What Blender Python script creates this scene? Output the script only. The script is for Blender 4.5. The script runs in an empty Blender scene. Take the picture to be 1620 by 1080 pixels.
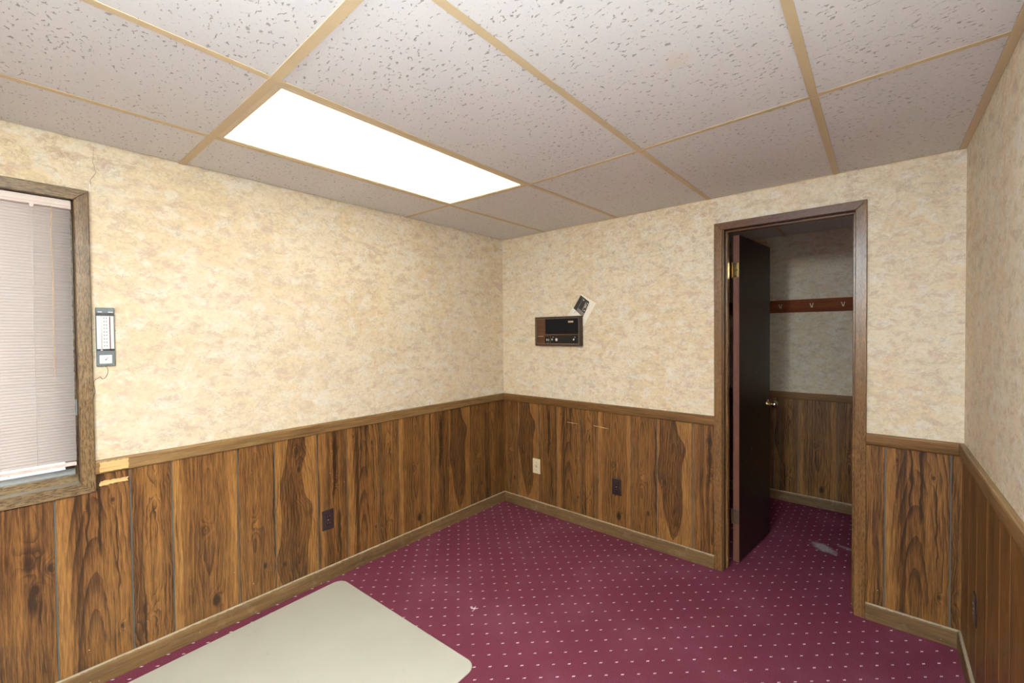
import bpy, bmesh, math, random
from mathutils import Vector, Matrix, Euler
random.seed(7)
SC = bpy.context.scene
COL = SC.collection

# ------------------------------------------------------------------ camera
cam_d = bpy.data.cameras.new('camera'); cam = bpy.data.objects.new('camera', cam_d); COL.objects.link(cam)
CAM = Vector((2.4235, -2.7183, 1.4119))
yaw, pitch, roll = -0.7074, -0.0175, -0.0092
fw = Vector((math.sin(yaw)*math.cos(pitch), math.cos(yaw)*math.cos(pitch), math.sin(pitch)))
rt0 = Vector((math.cos(yaw), -math.sin(yaw), 0)); up0 = rt0.cross(fw)
rt = math.cos(roll)*rt0 + math.sin(roll)*up0; up = -math.sin(roll)*rt0 + math.cos(roll)*up0
cam.matrix_world = Matrix(((rt.x, up.x, -fw.x, CAM.x), (rt.y, up.y, -fw.y, CAM.y), (rt.z, up.z, -fw.z, CAM.z), (0, 0, 0, 1)))
cam_d.sensor_width = 36; cam_d.lens = 679.63/1620*36; cam_d.clip_start = 0.02
SC.camera = cam

# ------------------------------------------------------------------ world, lamps, exposure
world = bpy.data.worlds.new('sky'); SC.world = world; world.use_nodes = True
bg = world.node_tree.nodes['Background']; bg.inputs[0].default_value = (0.86, 0.93, 1, 1); bg.inputs[1].default_value = 4.0
SC.view_settings.view_transform = 'Standard'; SC.view_settings.look = 'None'
SC.view_settings.exposure = 0.34; SC.view_settings.gamma = 1; SC.view_settings.use_curve_mapping = False
DIFFUSER_STRENGTH = 2.1
DIFFUSER_COLOR = (1.0, 0.85, 0.58, 1)
def area(name, loc, direction, size, power, color):
    l = bpy.data.lights.new(name, 'AREA'); l.shape = 'SQUARE'; l.size = size; l.energy = power; l.color = color
    o = bpy.data.objects.new(name, l); COL.objects.link(o); o.location = loc
    o.rotation_euler = Vector(direction).to_track_quat('-Z', 'Y').to_euler(); return o
# the photographer's flash behind the camera, bounced off the ceiling
fl_d = bpy.data.lights.new('bounce_flash', 'SPOT'); fl_d.energy = 2700; fl_d.color = (0.75, 0.885, 1.0)
fl_d.spot_size = math.radians(78); fl_d.spot_blend = 0.8; fl_d.shadow_soft_size = 0.06
fl_o = bpy.data.objects.new('bounce_flash', fl_d); COL.objects.link(fl_o); fl_o.location = (2.25, -3.10, 1.25)
fl_o.rotation_euler = Vector((-0.03, 0.0, 1)).to_track_quat('-Z', 'Y').to_euler()

area('ceiling_fill', (2.3, -2.78, 1.3), (0, 0, 1), 0.2, 19, (0.75, 0.885, 1.0))  # added fill lamp aimed straight up, brightens the near ceiling
# added soft fill lamp behind the camera, lifts the closet and back wall
area('rear_fill', (1.8, -3.6, 2.06), (0.3, 1, -0.3), 0.3, 29, (0.76, 0.89, 1.0))

# ------------------------------------------------------------------ dimensions
W, H = 2.7097, 2.2
YF = -4.25                       # wall behind the camera
RAIL_T, RAIL_B = 0.9125, 0.856
BASE_T = 0.080
PT = 0.006                       # panelling thickness

# ------------------------------------------------------------------ node helper
class NT:
    def __init__(s, name):
        s.m = bpy.data.materials.new(name); s.m.use_nodes = True
        s.t = s.m.node_tree; s.n = s.t.nodes; s.b = s.n['Principled BSDF']
    def new(s, t): return s.n.new(t)
    def lk(s, a, b): s.t.links.new(a, b)
    def put(s, sock, v):
        if isinstance(v, bpy.types.NodeSocket): s.lk(v, sock)
        elif v is not None: sock.default_value = v
    def math(s, op, a, b=None, c=None, clamp=False):
        n = s.new('ShaderNodeMath'); n.operation = op; n.use_clamp = clamp
        s.put(n.inputs[0], a); s.put(n.inputs[1], b)
        if c is not None: s.put(n.inputs[2], c)
        return n.outputs[0]
    def coord(s, kind='Object'): return s.new('ShaderNodeTexCoord').outputs[kind]
    def sep(s, v):
        n = s.new('ShaderNodeSeparateXYZ'); s.lk(v, n.inputs[0]); return n.outputs
    def comb(s, x, y, z=0.0):
        n = s.new('ShaderNodeCombineXYZ'); s.put(n.inputs[0], x); s.put(n.inputs[1], y); s.put(n.inputs[2], z); return n.outputs[0]
    def scale(s, v, sc, off=(0, 0, 0), rot=(0, 0, 0)):
        n = s.new('ShaderNodeMapping'); s.lk(v, n.inputs[0]); n.inputs['Scale'].default_value = sc
        n.inputs['Location'].default_value = off; n.inputs['Rotation'].default_value = rot; return n.outputs[0]
    def noise(s, v, sc=1.0, det=3.0, rough=0.55, dist=0.0, col=False):
        n = s.new('ShaderNodeTexNoise'); s.lk(v, n.inputs['Vector']); n.inputs['Scale'].default_value = sc
        n.inputs['Detail'].default_value = det; n.inputs['Roughness'].default_value = rough; n.inputs['Distortion'].default_value = dist
        return n.outputs['Color' if col else 'Fac']
    def ramp(s, f, stops, interp='LINEAR'):
        n = s.new('ShaderNodeValToRGB'); s.put(n.inputs[0], f); r = n.color_ramp; r.interpolation = interp
        while len(r.elements) < len(stops): r.elements.new(0.5)
        for e, (p, c) in zip(r.elements, stops):
            e.position = p; e.color = (c[0], c[1], c[2], 1) if isinstance(c, tuple) else (c, c, c, 1)
        return n.outputs[0]
    def mix(s, f, a, b, mode='MIX'):
        n = s.new('ShaderNodeMix'); n.data_type = 'RGBA'; n.blend_type = mode
        s.put(n.inputs[0], f)
        for i, v in ((6, a), (7, b)):
            if isinstance(v, tuple): v = (v[0], v[1], v[2], 1)
            s.put(n.inputs[i], v)
        return n.outputs[2]
    def smooth(s, v, lo, hi):
        n = s.new('ShaderNodeMapRange'); n.interpolation_type = 'SMOOTHSTEP'; s.put(n.inputs[0], v)
        n.inputs[1].default_value = lo; n.inputs[2].default_value = hi; return n.outputs[0]
    def bump(s, h, strength=0.3, dist=0.002):
        n = s.new('ShaderNodeBump'); n.inputs['Strength'].default_value = strength; n.inputs['Distance'].default_value = dist
        s.lk(h, n.inputs['Height']); s.lk(n.outputs[0], s.b.inputs['Normal'])
    def out(s, color=None, rough=0.5, spec=0.5, metal=0.0):
        if isinstance(color, tuple): color = (color[0], color[1], color[2], 1)
        s.put(s.b.inputs['Base Color'], color); s.put(s.b.inputs['Roughness'], rough)
        s.b.inputs['Specular IOR Level'].default_value = spec; s.b.inputs['Metallic'].default_value = metal
        return s.m
def plain(name, c, rough=0.5, spec=0.5, metal=0.0, var=0.12, sc=60):
    t = NT(name); f = t.noise(t.coord(), sc, 3)
    k = t.mix(f, tuple(x*(1-var) for x in c), tuple(min(1, x*(1+var)) for x in c))
    return t.out(k, rough, spec, metal)

# ------------------------------------------------------------------ mesh helper
class MB:
    def __init__(s): s.bm = bmesh.new()
    def box(s, a, b, mi=0, bev=0.0):
        x0, y0, z0 = (min(p, q) for p, q in zip(a, b)); x1, y1, z1 = (max(p, q) for p, q in zip(a, b))
        v = [s.bm.verts.new(p) for p in ((x0,y0,z0),(x1,y0,z0),(x1,y1,z0),(x0,y1,z0),(x0,y0,z1),(x1,y0,z1),(x1,y1,z1),(x0,y1,z1))]
        fs = [s.bm.faces.new([v[i] for i in q]) for q in ((3,2,1,0),(4,5,6,7),(0,1,5,4),(1,2,6,5),(2,3,7,6),(3,0,4,7))]
        for f in fs: f.material_index = mi
        if bev > 0:
            es = list({e for f in fs for e in f.edges})
            r = bmesh.ops.bevel(s.bm, geom=es, offset=bev, segments=1, affect='EDGES', profile=0.5)
            for f in r['faces']: f.material_index = mi
        return s
    def prism(s, pts, z0, z1, mi=0):          # pts in xy, CCW
        a = [s.bm.verts.new((p[0], p[1], z0)) for p in pts]; b = [s.bm.verts.new((p[0], p[1], z1)) for p in pts]
        n = len(pts); fs = [s.bm.faces.new(a[::-1]), s.bm.faces.new(b)]
        for i in range(n): fs.append(s.bm.faces.new((a[i], a[(i+1) % n], b[(i+1) % n], b[i])))
        for f in fs: f.material_index = mi
        return s
    def loft(s, rings, close=True, caps=True):
        rv = [[s.bm.verts.new(p) for p in r] for r in rings]; n = len(rv[0])
        for a, b in zip(rv, rv[1:]):
            for i in range(n if close else n-1):
                s.bm.faces.new((a[i], a[(i+1) % n], b[(i+1) % n], b[i]))
        if caps and close:
            s.bm.faces.new(rv[0][::-1]); s.bm.faces.new(rv[-1])
        return s
    def tube(s, pts, r, n=6):
        pts = [Vector(p) for p in pts]; rings = []
        for i, p in enumerate(pts):
            d = (pts[min(i+1, len(pts)-1)] - pts[max(i-1, 0)]).normalized()
            q = d.to_track_quat('Z', 'Y'); rr = r[i] if isinstance(r, (list, tuple)) else r
            rings.append([p + q @ Vector((rr*math.cos(t*2*math.pi/n), rr*math.sin(t*2*math.pi/n), 0)) for t in range(n)])
        return s.loft(rings)
    def lathe(s, prof, o, axis, n=20):        # prof [(radius, distance along axis)]
        o = Vector(o); q = Vector(axis).to_track_quat('Z', 'Y')
        return s.loft([[o + q @ Vector((r*math.cos(t*2*math.pi/n), r*math.sin(t*2*math.pi/n), h)) for t in range(n)] for r, h in prof])
    def build(s, name, mats, parent=None, smooth=False, loc=None, rot=None):
        bmesh.ops.recalc_face_normals(s.bm, faces=s.bm.faces[:])
        me = bpy.data.meshes.new(name); s.bm.to_mesh(me); s.bm.free()
        for m in (mats if isinstance(mats, (list, tuple)) else [mats]): me.materials.append(m)
        if smooth:
            for p in me.polygons: p.use_smooth = True
        o = bpy.data.objects.new(name, me); COL.objects.link(o)
        if parent: o.parent = parent
        if loc: o.location = loc
        if rot: o.rotation_euler = rot
        return o
def empty(name, loc, rot=(0, 0, 0), **kw):
    o = bpy.data.objects.new(name, None); COL.objects.link(o); o.location = loc; o.rotation_euler = rot; o.empty_display_size = 0.05
    for k, v in kw.items(): o[k] = v
    return o
def struct(o): o['kind'] = 'structure'; return o
def tag(o, label, cat, group=None):
    o['label'] = label; o['category'] = cat
    if group: o['group'] = group
    return o
def link_copy(o, parent=None):
    c = o.copy(); COL.objects.link(c); c.parent = parent
    for ch in o.children: link_copy(ch, c)
    return c

# ------------------------------------------------------------------ materials
def mat_wallpaper():
    t = NT('mottled wallpaper'); g = t.new('ShaderNodeNewGeometry'); p = t.sep(g.outputs['Position'])
    nrm = t.sep(g.outputs['Normal'])
    # run along the wall: y on walls facing x, x on walls facing y
    k = t.math('GREATER_THAN', t.math('ABSOLUTE', nrm[0]), 0.5)
    along = t.math('ADD', t.math('MULTIPLY', p[1], k), t.math('MULTIPLY', p[0], t.math('SUBTRACT', 1.0, k)))
    v = t.comb(along, p[2], t.math('MULTIPLY', k, 3.7))
    warp = t.noise(v, 16, 4, 0.65, 0, True)
    vw = t.mix(0.05, v, warp, 'ADD')
    blot = t.noise(t.scale(vw, (13, 23, 1)), 1.0, 3.5, 0.64)
    blot2 = t.noise(t.scale(vw, (12, 20, 1), (3.1, 1.7, 5)), 1.0, 4, 0.65)
    blot3 = t.noise(t.scale(vw, (14, 22, 1), (7, 2, 9)), 1.0, 3, 0.6)
    big = t.noise(t.scale(v, (3.2, 2.4, 1), (1, 8, 2)), 1.0, 2, 0.5)
    fine = t.noise(t.scale(vw, (75, 95, 1)), 1.0, 4, 0.72, 0.8)
    mid = t.noise(t.scale(vw, (34, 46, 1), (5, 5, 5)), 1.0, 3, 0.65, 0.5)
    base = t.mix(t.smooth(big, 0.38, 0.62), (0.745, 0.595, 0.375), (0.78, 0.675, 0.485))
    base = t.mix(t.math('MULTIPLY', t.smooth(blot2, 0.47, 0.64), 0.75), base, (0.815, 0.775, 0.685))
    base = t.mix(t.math('MULTIPLY', t.smooth(blot, 0.535, 0.65), 0.72), base, (0.575, 0.40, 0.29))
    base = t.mix(t.math('MULTIPLY', t.smooth(blot3, 0.55, 0.67), 0.60), base, (0.56, 0.44, 0.27))
    base = t.mix(t.math('MULTIPLY', t.smooth(mid, 0.50, 0.70), 0.50), base, (0.51, 0.38, 0.25))
    base = t.mix(t.math('MULTIPLY', t.smooth(t.math('SUBTRACT', 1.0, mid), 0.52, 0.74), 0.42), base, (0.86, 0.79, 0.65))
    # scratchy veins
    vn = t.noise(t.scale(vw, (26, 34, 1), (2, 5, 1)), 1.0, 5, 0.74, 1.4)
    vein = t.math('SUBTRACT', 1.0, t.smooth(t.math('ABSOLUTE', t.math('SUBTRACT', vn, 0.5)), 0.0, 0.026))
    vmask = t.smooth(t.noise(t.scale(v, (9, 12, 1), (4, 4, 4)), 1, 3), 0.42, 0.62)
    base = t.mix(t.math('MULTIPLY', t.math('MULTIPLY', vein, vmask), 0.72), base, (0.34, 0.285, 0.225))
    base = t.mix(t.math('MULTIPLY', t.math('SUBTRACT', fine, 0.5), 1.7, clamp=True), base, (0.38, 0.30, 0.21))
    base = t.mix(t.math('MULTIPLY', t.math('SUBTRACT', 0.5, fine), 1.7, clamp=True), base, (0.93, 0.88, 0.76))
    # paper widths differ a little
    strip = t.math('FLOOR', t.math('DIVIDE', t.math('ADD', along, 5.19), 0.53))
    wn = t.new('ShaderNodeTexWhiteNoise'); wn.noise_dimensions = '1D'; t.lk(strip, wn.inputs['W'])
    base = t.mix(t.math('MULTIPLY', wn.outputs['Value'], 0.22), base, (0.76, 0.71, 0.62))
    t.bump(fine, 0.08, 0.001)
    return t.out(base, 0.62, 0.3)

WOOD_D, WOOD_M, WOOD_L = (0.032, 0.0135, 0.006), (0.195, 0.087, 0.024), (0.44, 0.233, 0.073)
def mat_plank(name, w, kind):
    """printed walnut panelling; object x across (0..w), z up"""
    K = kind; t = NT(name); p = t.sep(t.coord()); oi = t.new('ShaderNodeObjectInfo')
    u = t.math('SUBTRACT', p[0], w/2); v = p[2]
    seed = t.math('MULTIPLY', oi.outputs['Random'], 6.0)
    wob = t.math('SUBTRACT', t.noise(t.comb(t.math('MULTIPLY', u, 9), t.math('MULTIPLY', v, 3.2), K['s']), 1, 3, 0.55), 0.5)
    wob2 = t.math('SUBTRACT', t.noise(t.comb(t.math('MULTIPLY', u, 30), t.math('MULTIPLY', v, 9), K['s']+3), 1, 2, 0.5), 0.5)
    kn_sum = None; dark = None
    for (ku, kv, kr, ks) in K.get('knots', []):
        du = t.math('DIVIDE', t.math('SUBTRACT', u, ku), kr); dv = t.math('DIVIDE', t.math('SUBTRACT', v, kv), kr*1.8)
        d2 = t.math('ADD', t.math('MULTIPLY', du, du), t.math('MULTIPLY', dv, dv))
        d2 = t.math('ADD', d2, t.math('MULTIPLY', wob2, 1.6))
        g = t.math('POWER', 2.718, t.math('MULTIPLY', d2, -0.55))
        g2 = t.math('MULTIPLY', t.math('POWER', 2.718, t.math('MULTIPLY', d2, -2.6)), ks)
        kn_sum = g if kn_sum is None else t.math('ADD', kn_sum, g)
        dark = g2 if dark is None else t.math('ADD', dark, g2)
    uu = t.math('ADD', t.math('SUBTRACT', u, K.get('u0', 0)), t.math('MULTIPLY', wob, K.get('wob', 0.03)))
    vv = t.math('ADD', t.math('MULTIPLY', t.math('SUBTRACT', v, K.get('v0', 0.4)), K.get('slope', 0.08)), t.math('MULTIPLY', wob, K.get('wobv', 0.03)))
    R = t.math('SQRT', t.math('ADD', t.math('MULTIPLY', uu, uu), t.math('MULTIPLY', vv, vv)))
    if kn_sum: R = t.math('ADD', R, t.math('MULTIPLY', kn_sum, 0.035))
    R = t.math('ADD', R, t.math('MULTIPLY', wob2, K.get('jit', 0.004)))
    ring = t.math('FRACT', t.math('MULTIPLY', R, K.get('freq', 75)))
    ring = t.math('POWER', ring, 2.2)
    amp = t.smooth(t.noise(t.comb(t.math('MULTIPLY', u, 14), t.math('MULTIPLY', v, 4), K['s']+7), 1, 2), 0.3, 0.7)
    streak = t.noise(t.comb(t.math('MULTIPLY', t.math('ADD', u, t.math('MULTIPLY', wob, 0.03)), 62), t.math('MULTIPLY', v, 1.5), t.math('ADD', seed, K['s'])), 1, 3, 0.6)
    pores = t.noise(t.comb(t.math('MULTIPLY', u, 420), t.math('MULTIPLY', v, 14), seed), 1, 3, 0.7)
    tone = t.math('ADD', K.get('tone', 0.5), t.math('MULTIPLY', t.math('SUBTRACT', streak, 0.5), K.get('streak', 0.9)*1.05))
    tone = t.math('SUBTRACT', tone, t.math('MULTIPLY', t.math('MULTIPLY', ring, amp), K.get('ringamp', 0.33)))
    tone = t.math('ADD', tone, t.math('MULTIPLY', t.math('SUBTRACT', pores, 0.5), 0.75))
    pores2 = t.noise(t.comb(t.math('MULTIPLY', t.math('ADD', u, t.math('MULTIPLY', wob2, 0.006)), 190), t.math('MULTIPLY', v, 9), t.math('ADD', seed, 3)), 1, 3, 0.65)
    tone = t.math('ADD', tone, t.math('MULTIPLY', t.math('SUBTRACT', pores2, 0.5), 0.70))
    for (su, sw, sv) in K.get('stripes', []):          # lighter / darker lengthwise bands
        d = t.math('ABSOLUTE', t.math('SUBTRACT', t.math('ADD', u, t.math('MULTIPLY', wob, 0.035)), su))
        tone = t.math('ADD', tone, t.math('MULTIPLY', t.math('SUBTRACT', 1.0, t.smooth(d, sw*0.6, sw)), sv))
    for (cu, c0, c1, cw) in K.get('cracks', []):       # thin dark crooked streaks
        d = t.math('ABSOLUTE', t.math('SUBTRACT', t.math('ADD', u, t.math('ADD', t.math('MULTIPLY', wob, 0.05), t.math('MULTIPLY', wob2, 0.018))), cu))
        inside = t.math('MULTIPLY', t.smooth(v, c0, c0+0.09), t.math('SUBTRACT', 1.0, t.smooth(v, c1-0.09, c1)))
        cr = t.math('MULTIPLY', t.math('SUBTRACT', 1.0, t.smooth(d, cw*0.25, cw)), inside)
        tone = t.math('SUBTRACT', tone, t.math('MULTIPLY', cr, 0.42))
    if 'left' in K:                                     # dark heartwood figure with its own outline in a light sapwood board
        def bound(pts):
            fc = t.new('ShaderNodeFloatCurve'); t.lk(t.math('DIVIDE', v, 0.9, clamp=True), fc.inputs['Value']); c = fc.mapping.curves[0]
            while len(c.points) < len(pts): c.points.new(0.5, 0.5)
            for q, (a, b) in zip(c.points, pts): q.location = (a, b); q.handle_type = 'AUTO'
            fc.mapping.update(); return t.math('MULTIPLY', t.math('SUBTRACT', fc.outputs[0], 0.5), w)
        j_ = t.math('ADD', t.math('MULTIPLY', wob, 0.020), t.math('MULTIPLY', wob2, 0.012))
        ue = t.math('ADD', u, j_)
        e = t.math('MINIMUM', t.math('SUBTRACT', ue, bound(K['left'])), t.math('SUBTRACT', bound(K['right']), ue))
        ins = t.smooth(e, -0.001, 0.003); line = t.math('SUBTRACT', 1.0, t.smooth(t.math('ABSOLUTE', e), 0.0008, 0.0042))
        echo = t.math('POWER', t.math('FRACT', t.math('MULTIPLY', t.math('ADD', e, t.math('MULTIPLY', wob2, 0.006)), 62)), 2.5)
        tone = t.math('ADD', t.math('SUBTRACT', tone, t.math('MULTIPLY', ins, 0.19)), t.math('MULTIPLY', t.math('SUBTRACT', 1.0, ins), 0.07))
        tone = t.math('SUBTRACT', tone, t.math('MULTIPLY', t.math('MULTIPLY', echo, ins), 0.20))
        tone = t.math('SUBTRACT', tone, t.math('MULTIPLY', line, 0.30))
    if dark: tone = t.math('SUBTRACT', tone, t.math('MULTIPLY', dark, 0.7))
    col = t.ramp(tone, [(0.0, WOOD_D), (0.28, (0.085, 0.035, 0.0115)), (0.52, WOOD_M), (0.76, (0.295, 0.142, 0.041)), (1.0, WOOD_L)])
    spot = t.smooth(t.noise(t.comb(t.math('MULTIPLY', u, 95), t.math('MULTIPLY', v, 95), t.math('ADD', seed, 1)), 1, 0), 0.925, 0.935)
    col = t.mix(t.math('MULTIPLY', spot, 0.7), col, (0.55, 0.5, 0.4))
    rough = t.math('ADD', 0.27, t.math('MULTIPLY', t.noise(t.scale(t.coord(), (8, 8, 8)), 1, 3), 0.18))
    rough = t.math('ADD', rough, 0.04)
    t.bump(pores, 0.12, 0.0006)
    return t.out(col, rough, 0.32)
# (order: the repeat of a 1.2 m sheet)
KINDS = {
 'A': dict(s=11, tone=0.47, u0=-0.005, v0=0.02, slope=0.11, freq=62, wob=0.03, wobv=0.02, ringamp=0.42, streak=0.5, stripes=[(-0.092, 0.026, 0.16), (0.0, 0.03, -0.06), (-0.045, 0.012, -0.22), (0.08, 0.02, 0.08)], cracks=[(0.012, 0.5, 0.98, 0.006), (0.062, 0.30, 0.75, 0.0035), (-0.022, 0.52, 0.95, 0.005)], knots=[(0.055, 0.74, 0.008, 0.7), (-0.07, 0.80, 0.007, 0.6), (0.075, 0.2, 0.007, 0.8)]),
 'B': dict(s=23, tone=0.46, u0=0.0, v0=0.55, slope=0.05, freq=95, wob=0.10, wobv=0.12, jit=0.016, ringamp=0.55, streak=0.6, stripes=[(0.0, 0.03, 0.10), (-0.055, 0.02, -0.08)], cracks=[(-0.03, 0.05, 0.36, 0.005)]),
 'C': dict(s=37, tone=0.47, u0=0.005, v0=0.62, slope=0.09, freq=66, wob=0.035, wobv=0.02, ringamp=0.36, streak=0.6, stripes=[(-0.114, 0.02, 0.20), (0.11, 0.025, 0.14)], knots=[(0.03, 0.145, 0.018, 0.95), (0.0, 0.5, 0.016, 0.25)]),
 'D': dict(s=41, tone=0.45, u0=-0.01, v0=0.5, slope=0.07, freq=85, wob=0.05, wobv=0.03, ringamp=0.32, streak=0.65, knots=[(0.03, 0.22, 0.011, 0.95), (-0.01, 0.45, 0.02, -0.25)], cracks=[(0.078, 0.05, 0.85, 0.005)]),
 'E': dict(s=53, tone=0.57, u0=0.0, v0=0.35, slope=0.10, freq=80, wob=0.07, wobv=0.04, ringamp=0.36, streak=0.4, left=[(0.0, 0.47), (0.10, 0.47), (0.13, 0.42), (0.30, 0.22), (0.45, 0.12), (0.57, 0.03), (0.70, 0.08), (0.85, 0.10), (1.0, 0.10)], right=[(0.0, 0.45), (0.10, 0.46), (0.15, 0.56), (0.30, 0.70), (0.50, 0.72), (0.66, 0.74), (0.76, 0.82), (0.86, 0.62), (1.0, 0.50)], knots=[(-0.06, 0.45, 0.014, 0.5)]),
 'H': dict(s=59, tone=0.58, u0=0.01, v0=0.4, slope=0.12, freq=80, wob=0.08, wobv=0.05, ringamp=0.40, streak=0.4, left=[(0.0, 0.30), (0.12, 0.10), (0.22, 0.02), (0.36, 0.12), (0.5, 0.14), (0.66, 0.12), (0.8, 0.24), (0.92, 0.30), (1.0, 0.34)], right=[(0.0, 0.60), (0.12, 0.72), (0.28, 0.74), (0.42, 0.84), (0.50, 0.84), (0.60, 0.66), (0.75, 0.60), (0.88, 0.72), (1.0, 0.66)], knots=[(-0.07, 0.19, 0.011, 0.8), (0.0, 0.78, 0.012, 0.9), (0.01, 0.68, 0.010, 0.8), (0.06, 0.42, 0.022, 0.35)]),
 'F': dict(s=67, tone=0.41, u0=0.02, v0=0.3, slope=0.05, freq=95, wob=0.05, wobv=0.03, ringamp=0.30, streak=1.0, stripes=[(-0.06, 0.02, 0.12)], cracks=[(0.012, 0.42, 0.85, 0.013), (0.035, 0.05, 0.42, 0.006)], knots=[(0.01, 0.76, 0.013, 0.9), (0.02, 0.56, 0.012, 0.6)]),
 'G': dict(s=71, tone=0.40, u0=0.0, v0=0.2, slope=0.06, freq=80, wob=0.04, wobv=0.03, ringamp=0.30, streak=0.8, knots=[(0.0, 0.58, 0.025, 0.95), (0.055, 0.53, 0.014, 0.8), (0.018, 0.46, 0.013, 1.0)], cracks=[(0.014, 0.33, 0.52, 0.012), (0.034, 0.30, 0.47, 0.006)]),
}
KW = {'A': 0.222, 'B': 0.142, 'C': 0.258, 'D': 0.175, 'E': 0.222, 'F': 0.178, 'H': 0.226, 'G': 0.22}
M_PLANK = {k: mat_plank('walnut panelling '+k.lower(), KW[k], v) for k, v in KINDS.items()}

def mat_oak(name, ax, dark, light, rough=0.42, worn=0.0, s=0.0, spec=0.4, top=None, coarse=0.0):
    """stained oak trim, grain along object axis ax"""
    t = NT(name); c = t.coord(); p = t.sep(c)
    sc = [210, 210, 210]; sc[ax] = 7
    g = t.noise(t.scale(c, tuple(sc), (s, s, s)), 1, 4, 0.7)
    sc2 = [26, 26, 26]; sc2[ax] = 1.6
    b = t.noise(t.scale(c, tuple(sc2), (s+2, s, s)), 1, 3, 0.55)
    tone = t.math('ADD', t.math('MULTIPLY', g, 0.75), t.math('MULTIPLY', b, 0.5))
    if coarse:
        sc3 = [330, 330, 330]; sc3[ax] = 42
        wv = t.mix(0.006, c, t.noise(c, 30, 3, 0.6, 0, True), 'ADD')
        g3 = t.noise(t.scale(wv, tuple(sc3), (s, 3, s)), 1, 3, 0.65)
        tone = t.math('ADD', tone, t.math('MULTIPLY', t.math('SUBTRACT', t.smooth(g3, 0.34, 0.58), 0.6), coarse))
    col = t.ramp(tone, [(0.36, tuple(x*0.45 for x in dark)), (0.50, dark), (0.66, tuple((a+b_)/2 for a, b_ in zip(dark, light))), (0.84, light)])
    if worn:
        wn = t.smooth(t.noise(t.scale(c, (16, 16, 16), (s, 1, 4)), 1, 5, 0.65), 0.56-worn*0.2, 0.74)
        col = t.mix(t.math('MULTIPLY', wn, worn), col, (0.37, 0.285, 0.18))
    if top is not None:          # rubbed, dusty upper edge
        e = t.math('ADD', p[2], t.math('MULTIPLY', t.math('SUBTRACT', t.noise(t.scale(c, (45, 45, 45)), 1, 4, 0.7), 0.5), 0.012))
        col = t.mix(t.math('MULTIPLY', t.smooth(e, top-0.005, top-0.001), 0.75), col, (0.42, 0.35, 0.25))
        ch = t.smooth(t.noise(t.scale(c, (70, 70, 70), (9, 1, 2)), 1, 2), 0.74, 0.77)
        col = t.mix(t.math('MULTIPLY', ch, 0.7), col, (0.62, 0.55, 0.42))
    t.bump(g, 0.25, 0.0012)
    return t.out(col, rough, spec)
OAK_D, OAK_L = (0.12, 0.060, 0.019), (0.29, 0.17, 0.066)
M_RAIL_Y = mat_oak('oak chair rail y', 1, OAK_D, OAK_L, 0.45, 0.12, 1)
M_RAIL_X = mat_oak('oak chair rail x', 0, (0.10, 0.046, 0.0135), (0.25, 0.122, 0.036), 0.5, 0.03, 2, spec=0.25)
M_BASE_Y = mat_oak('oak baseboard y', 1, (0.095, 0.052, 0.019), (0.225, 0.127, 0.049), 0.5, 0.2, 3, top=BASE_T)
M_BASE_X = mat_oak('oak baseboard x', 0, (0.085, 0.048, 0.018), (0.21, 0.117, 0.045), 0.5, 0.26, 4, top=BASE_T)
M_CASE_Z = mat_oak('oak casing z', 2, (0.090, 0.040, 0.0125), (0.225, 0.112, 0.036), 0.30, 0.12, 5, spec=0.45, coarse=0.28)
M_CASE_X = mat_oak('oak casing x', 0, (0.080, 0.031, 0.012), (0.165, 0.075, 0.030), 0.30, 0.08, 6, spec=0.45, coarse=0.28)
M_WCASE_Y = mat_oak('oak window casing y', 1, (0.078, 0.046, 0.022), (0.22, 0.145, 0.072), 0.34, 0.30, 7, spec=0.5, coarse=0.40)
M_WCASE_Z = mat_oak('oak window casing z', 2, (0.075, 0.042, 0.018), (0.21, 0.127, 0.057), 0.32, 0.22, 8, spec=0.5, coarse=0.40)
M_JAMB = mat_oak('dark stained jamb', 2, (0.075, 0.032, 0.013), (0.165, 0.082, 0.034), 0.35, 0.12, 9)
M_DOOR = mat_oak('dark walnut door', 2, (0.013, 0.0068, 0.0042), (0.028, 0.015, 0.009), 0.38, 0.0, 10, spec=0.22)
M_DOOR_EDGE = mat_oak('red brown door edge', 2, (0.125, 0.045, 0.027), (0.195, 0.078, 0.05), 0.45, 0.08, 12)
M_COATRAIL = mat_oak('red brown coat rail', 0, (0.15, 0.036, 0.011), (0.30, 0.09, 0.026), 0.6, 0.0, 13, spec=0.1)
M_BARE = mat_oak('bare pale wood', 1, (0.56, 0.34, 0.125), (0.76, 0.53, 0.26), 0.6, 0.0, 14)
M_GROOVE = plain('grey panel groove', (0.115, 0.12, 0.11), 0.7, 0.2)
M_TEE = plain('tan painted tee', (0.60, 0.475, 0.285), 0.45, 0.4, var=0.05, sc=12)
M_WALLPAPER = mat_wallpaper()
M_DARK = plain('shadow gap black', (0.012, 0.011, 0.010), 0.8, 0.2)

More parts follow.
